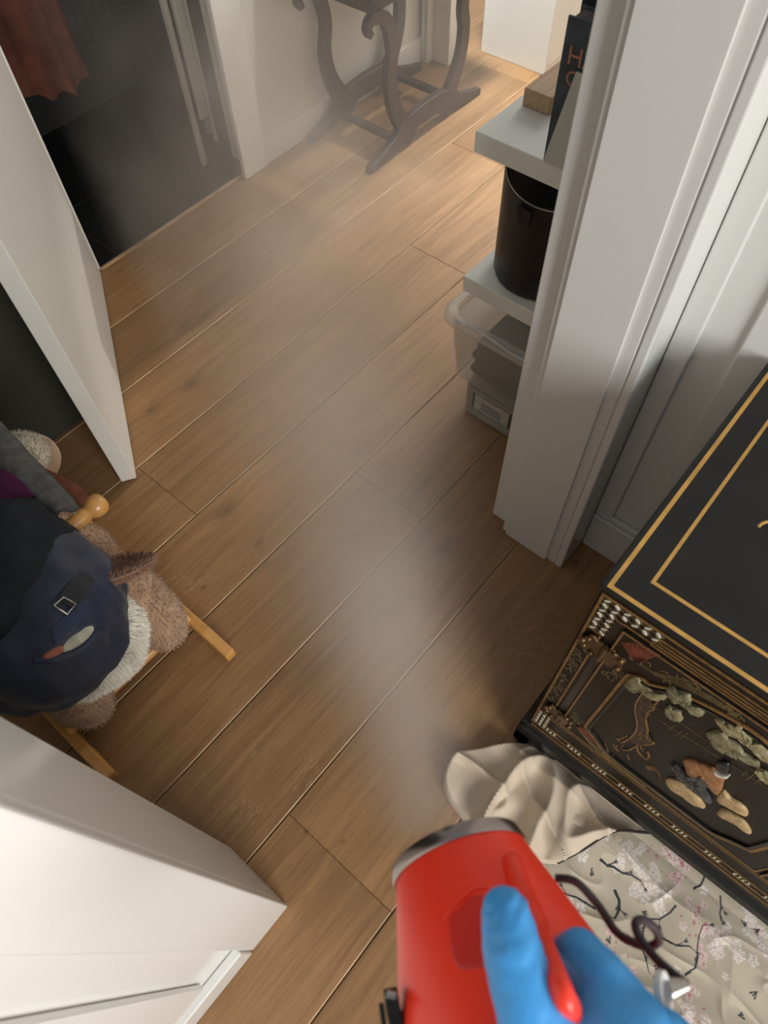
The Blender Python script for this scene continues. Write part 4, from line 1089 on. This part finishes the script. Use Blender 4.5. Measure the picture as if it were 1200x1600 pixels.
mp_ = mat('printed_cotton', (1, 1, 1), .75, bump=.2, bscale=900, sheen=.1)
_a = mp_.node_tree.nodes.new('ShaderNodeAttribute'); _a.attribute_name = 'print'
mp_.node_tree.links.new(_a.outputs['Color'], mp_.node_tree.nodes['Principled BSDF'].inputs['Base Color'])
cloth_obj('printed_face', GF, zf, mp_, cv, paint_print(GF))

# ================================================================== FOGGING GUN AND THE GLOVED HAND THAT HOLDS IT
rim_c = at(720, 1352, .47); back_c = at(806, 1600, .405)
AX = (rim_c - back_c).normalized(); LEN = (rim_c - back_c).length
fog = thing('fogging_gun', tuple(back_c), 'red tapered handheld fogging gun with steel rim held over the floor', 'fogging gun')
RIMR = .0445
NRAD = lambda t: .0445 + .265 * t      # radius at distance t behind the rim
bm = bmesh.new()
lathe(bm, [(NRAD(t), -t) for t in np.linspace(.0, .12, 14)] + [(.080, -.15), (.081, -.20), (.078, -.235), (.064, -.25), (.02, -.252)], rim_c, AX, 96, cap0=True)
bodyf = cpart('body', bm, M['red'], fog, auto=50)
bm = bmesh.new()
lathe(bm, [(RIMR * .93, -.001), (RIMR + .0012, -.001), (RIMR + .0018, .001), (RIMR - .0002, .0085), (RIMR - .0022, .0095), (RIMR - .004, .0085), (RIMR - .004, .004), (.012, .003)], rim_c, AX, 96, cap0=False)
cpart('rim', bm, M['rimsteel'], fog, auto=40)
bm = bmesh.new(); lathe(bm, [(.010, .003), (.010, .010), (.006, .0115), (.0035, .0115), (.0035, .006)], rim_c, AX, 32, cap0=False); cpart('nozzle', bm, M['steel'], fog, auto=40)
bm = bmesh.new(); q = at(706, 1291, .455); ellipsoid(bm, q, .0022); 
# frame of the body: towards the camera
VW = (O - rim_c).normalized(); UPB = (VW - AX * VW.dot(AX)).normalized(); RT = AX.cross(UPB)
if RT.dot(ROT @ Vector((1, 0, 0))) < 0: RT = -RT
bm.free()
def onbody(t, ang, lift=0):
    """t behind the rim, angle from the top line towards the right"""
    return rim_c - AX * t + (UPB * math.cos(ang) + RT * math.sin(ang)) * (NRAD(t) + lift)
def bodypatch(name, pts, m, parent, lift=.0012, n=10):
    """patch following the body's curve, outline pts in (t, ang)"""
    loop = [(p.x, p.y) for p in catmull([(a, b, 0) for a, b in pts], 6, True)]
    c = (sum(p[0] for p in loop) / len(loop), sum(p[1] for p in loop) / len(loop))
    bm = bmesh.new(); rings = []
    for k in range(n + 1):
        f = 1 - k / n * .98
        rings.append([bm.verts.new(onbody(c[0] + (a - c[0]) * f, c[1] + (b - c[1]) * f, lift if k else -.002)) for a, b in loop])
    N = len(loop)
    for A_, B_ in zip(rings[:-1], rings[1:]):
        for i in range(N): bm.faces.new((A_[i], A_[(i + 1) % N], B_[(i + 1) % N], B_[i]))
    bm.faces.new(rings[-1])
    return cpart(name, bm, m, parent, smooth=True)
bodypatch('trigger_recess_shade', [(.036, .0), (.040, -.18), (.044, -.32), (.066, -.36), (.074, -.2), (.075, .2), (.055, .25), (.040, .22)], M['red_dark'], fog, .0006)  # no real hollow: the recess shade is a darker red patch
bm = bmesh.new(); tube(bm, catmull([onbody(.042, -.34, -.001), onbody(.038, -.2, .0), onbody(.034, .0, .0005), onbody(.034, .12, .0), onbody(.036, .22, -.001)], 8), .0018, 10)
cpart('recess_lip', bm, M['red'], fog, smooth=True)
# carrying handle bridging over the top
hp = [at(800, 1350, .428), at(818, 1400, .402), at(840, 1455, .370), at(862, 1510, .338), at(880, 1556, .322), at(893, 1600, .335), at(905, 1800, .350), at(890, 1920, .36)]
bm = bmesh.new(); tube(bm, catmull(hp, 8), [.0080 if i < 16 else .0064 for i in range(len(catmull(hp, 8)))], 20, up=UPB, sx=1.0, sy=.85)
cpart('handle', bm, M['red'], fog, smooth=True)
# black latch on the left flank
lt = thing('x', (0, 0, 0), None, None) if False else None
bm = bmesh.new(); band(bm, [at(609, 1543, .405), at(614, 1575, .40), at(622, 1615, .395), at(634, 1670, .39)], .008, tuple(-ray(605, 1580)), .010)
band(bm, [at(595, 1566, .40), at(600, 1600, .398), at(608, 1660, .39)], .003, tuple(-ray(605, 1580)), .008)
la = cpart('latch', bm, M['blackplastic'], fog, bev=.001)
bm = bmesh.new(); tube(bm, [at(604, 1553, .392), at(618, 1556, .392)], .0022, 12); cpart('latch_pin', bm, M['steel'], la, auto=40)
# cable
cp = [at(868, 1372, .46), at(900, 1378, .455), at(935, 1415, .45), at(962, 1455, .44), at(990, 1473, .43), at(1013, 1479, .425), at(1029, 1470, .42), at(1024, 1452, .415), at(1006, 1438, .41), at(993, 1443, .405), at(1001, 1468, .40), at(1030, 1503, .39), at(1072, 1538, .375)]
bm = bmesh.new(); tube(bm, catmull(cp, 8), .0026, 12); cab_ = cpart('power_cable', bm, M['cable'], fog, smooth=True)
bm = bmesh.new(); tube(bm, [at(1074, 1538, .372), at(1044, 1545, .372)], [.003, .0062], 20); cpart('plug', bm, M['steel'], cab_, auto=50)
bm = bmesh.new(); a0, a1 = at(1044, 1545, .368), at(1015, 1556, .362)
lathe(bm, [(.0078, 0), (.0096, .0), (.0102, .002), (.0096, .004), (.0078, .004), (.0070, .002), (.0078, 0)], a0.lerp(a1, .5), (ROT @ Vector((.85, .25, .5))), 40, cap0=False, cap1=False); cpart('fitting', bm, mat('white_metal_ring', srgb(225, 222, 215), .3), fog, auto=50)

# the hand: forearm and fingers inside a blue glove
per = thing('person', tuple(at(960, 1900, .36)), 'person of whom only the blue gloved hand shows, gripping the red fogging gun', 'person')
bm = bmesh.new()
wr = at(975, 1960, .335); elbow = at(1500, 3600, .30)
elbow = wr + (ROT @ Vector((.10, -.22, .03)))
capsule(bm, [at(960, 1880, .335), wr, wr + (elbow - wr) * .5, elbow], [.026, .027, .036, .043], .3, 3)
arm = cpart('forearm', bm, M['skin'], per); fuse(arm, .006, 8)
bm = bmesh.new()
G_ = lambda x, y, d: at(x, y, d)
# thumb along the left of the handle
capsule(bm, [G_(925, 1760, .338), G_(856, 1650, .330), G_(822, 1560, .332), G_(800, 1485, .338), G_(789, 1424, .346)], [.026, .020, .0158, .0140, .0118], .25, 3)
capsule(bm, [G_(850, 1665, .338), G_(960, 1640, .338)], [.020, .022], .25, 3)
# palm
capsule(bm, [G_(965, 1880, .335), G_(955, 1760, .328), G_(975, 1640, .332)], [.028, .032, .026], .25, 3)
capsule(bm, [G_(990, 1840, .34), G_(1040, 1740, .34), G_(1030, 1650, .345)], [.024, .024, .021], .25, 3)
capsule(bm, [G_(925, 1790, .333), G_(930, 1680, .33), G_(950, 1600, .338)], [.026, .024, .019], .25, 3)
# four fingers closing under the handle
capsule(bm, [G_(985, 1610, .340), G_(940, 1530, .348), G_(905, 1488, .362), G_(880, 1500, .384), G_(862, 1535, .392)], [.0185, .0135, .0120, .0105, .0092], .25, 3)
capsule(bm, [G_(1020, 1660, .345), G_(975, 1595, .355), G_(930, 1570, .372), G_(890, 1590, .392), G_(872, 1620, .398)], [.0175, .0130, .0118, .0105, .0092], .25, 3)
capsule(bm, [G_(1045, 1720, .348), G_(1000, 1680, .362), G_(950, 1665, .378), G_(905, 1685, .394)], [.016, .0120, .0110, .0095], .25, 3)
capsule(bm, [G_(1050, 1790, .350), G_(1010, 1765, .366), G_(960, 1755, .380), G_(925, 1765, .392)], [.0145, .0105, .0095, .0085], .25, 3)
capsule(bm, [G_(960, 1880, .335), G_(972, 1960, .335), wr + (elbow - wr) * .12], [.030, .030, .032], .25, 3)
glv = cpart('glove', bm, M['nitrile'], per); fuse(glv, .0021, 10)
_hx, _hy = (at(790, 1400, .34) - at(925, 1760, .338)).normalized(), (ROT @ Vector((1, 0, 0)))
_n = [v.normal.copy() for v in glv.data.vertices]
for v, n_ in zip(glv.data.vertices, _n):
    a_, b_, c_ = v.co.dot(_hx), v.co.dot(_hy), v.co.dot(n_)
    q_ = Vector((a_ * 130 + 2.2 * mnoise.noise(v.co * 40), b_ * 38, v.co.z * 38))
    amp_ = .0011 * max(0, mnoise.noise(v.co * 22 + Vector((3, 1, 7))) + .45)
    v.co += n_ * (amp_ * (1 - 3.0 * abs(mnoise.noise(q_))))
bm = bmesh.new(); w2 = wr + (elbow - wr) * .12; lathe(bm, [(.0335, -.003), (.0355, 0), (.0335, .003)], w2, (elbow - wr), 40, cap0=False, cap1=False); cpart('cuff_roll', bm, M['nitrile'], glv, smooth=True)

# ================================================================== STEAM
def steam():
    bm = bmesh.new()
    loft(bm, [[(.0, .0, .70), (.16, -.02, .70), (.16, .0, .99), (.0, .04, .99)], [(-.06, .21, .35), (.55, .21, .35), (.55, .21, .98), (-.06, .21, .98)], [(-.06, .43, .06), (.70, .43, .06), (.70, .43, .98), (-.06, .43, .98)],
              [(.18, .72, .012), (1.0, .72, .012), (1.0, .72, .95), (.18, .72, .95)], [(.70, 1.40, .012), (2.3, 1.30, .012), (2.3, 1.30, .95), (.70, 1.40, .95)], [(.80, 1.79, .012), (2.3, 1.79, .012), (2.3, 1.79, .95), (.80, 1.79, .95)]])
    m = bpy.data.materials.new('steam'); m.use_nodes = True; nt = m.node_tree; N = nt.nodes; L = nt.links
    N.remove(N['Principled BSDF']); out = N['Material Output']
    vs = N.new('ShaderNodeVolumePrincipled'); vs.inputs['Color'].default_value = (.98, .93, .87, 1); vs.inputs['Anisotropy'].default_value = .25  # warm bounce from the floor put into the steam colour
    L.new(vs.outputs[0], out.inputs['Volume'])
    tc = N.new('ShaderNodeTexCoord')
    def math_(op, a, b=None, c=None, clamp=False):
        n = N.new('ShaderNodeMath'); n.operation = op; n.use_clamp = clamp
        for i, v in enumerate((a, b, c)):
            if v is None: continue
            if isinstance(v, (int, float)): n.inputs[i].default_value = v
            else: L.new(v, n.inputs[i])
        return n.outputs[0]
    def vmath(op, a, b=None, out_=0):
        n = N.new('ShaderNodeVectorMath'); n.operation = op
        for i, v in enumerate((a, b)):
            if v is None: continue
            if isinstance(v, (tuple, Vector)): n.inputs[i].default_value = v
            else: L.new(v, n.inputs[i])
        return n.outputs[out_]
    pos = tc.outputs['Object']
    n1 = N.new('ShaderNodeTexNoise'); n1.inputs['Scale'].default_value = 5.5; n1.inputs['Detail'].default_value = 3; L.new(pos, n1.inputs['Vector'])
    # warp
    wn = vmath('SUBTRACT', n1.outputs['Color'], (.5, .5, .5)); 
    S0 = Vector(at(672, 1300, .475)); E0 = Vector((1.08, 1.30, .22)); D = (E0 - S0); LL = D.length; D.normalize()
    rel0 = vmath('SUBTRACT', pos, S0)
    t0 = vmath('DOT_PRODUCT', rel0, D, 1)
    k = math_('MULTIPLY', t0, .22, clamp=True)
    sc = N.new('ShaderNodeVectorMath'); sc.operation = 'SCALE'; L.new(wn, sc.inputs[0]); L.new(k, sc.inputs['Scale'])
    rel = vmath('ADD', rel0, sc.outputs[0])
    t = vmath('DOT_PRODUCT', rel, D, 1)
    tt = math_('MAXIMUM', t, 0.0)
    along = N.new('ShaderNodeVectorMath'); along.operation = 'SCALE'; along.inputs[0].default_value = D; L.new(t, along.inputs['Scale'])
    perp = vmath('LENGTH', vmath('SUBTRACT', rel, along.outputs[0]), None, 1)
    Rr = math_('MULTIPLY_ADD', tt, .165, .018)
    g = math_('DIVIDE', perp, Rr); g = math_('POWER', 2.718, math_('MULTIPLY', math_('MULTIPLY', g, g), -1.0))
    front = math_('GREATER_THAN', t, 0.0)
    amp = math_('DIVIDE', PLUME, math_('ADD', math_('POWER', math_('MULTIPLY', Rr, 12.0), 1.5), .05))
    amp = math_('MULTIPLY', amp, math_('SUBTRACT', 1.0, math_('DIVIDE', tt, 2.15), clamp=True))
    n2 = N.new('ShaderNodeTexNoise'); n2.inputs['Scale'].default_value = 4.0; n2.inputs['Detail'].default_value = 4; n2.inputs['Roughness'].default_value = .55; L.new(pos, n2.inputs['Vector'])
    nm = N.new('ShaderNodeMapRange'); nm.inputs[1].default_value = .36; nm.inputs[2].default_value = .66; nm.inputs[3].default_value = .30; nm.inputs[4].default_value = 1.5; L.new(n2.outputs['Fac'], nm.inputs[0])
    plume = math_('MULTIPLY', math_('MULTIPLY', math_('MULTIPLY', g, front), amp), math_('MULTIPLY_ADD', nm.outputs[0], .5, .5))
    # cloud spread over the far half of the hall
    def blob(c, r, a):
        q = vmath('MULTIPLY', vmath('SUBTRACT', pos, c), tuple(1 / v for v in r)); q2 = vmath('DOT_PRODUCT', q, q, 1)
        return math_('MULTIPLY', math_('POWER', 2.718, math_('MULTIPLY', q2, -1.0)), a)
    cl = math_('ADD', blob((1.18, 1.42, .25), (.42, .36, .38), CLOUD), blob((1.75, 1.25, .2), (.5, .5, .35), CLOUD * .16))
    cl = math_('ADD', cl, blob((1.2, 1.75, .45), (.28, .25, .5), CLOUD * .55))
    cl = math_('MULTIPLY', cl, nm.outputs[0])
    tot = math_('ADD', math_('ADD', plume, cl), HAZE)
    L.new(tot, vs.inputs['Density'])
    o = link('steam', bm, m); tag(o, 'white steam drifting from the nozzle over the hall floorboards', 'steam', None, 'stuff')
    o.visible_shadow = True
PLUME, CLOUD, HAZE = 3.6, .80, .0
steam()
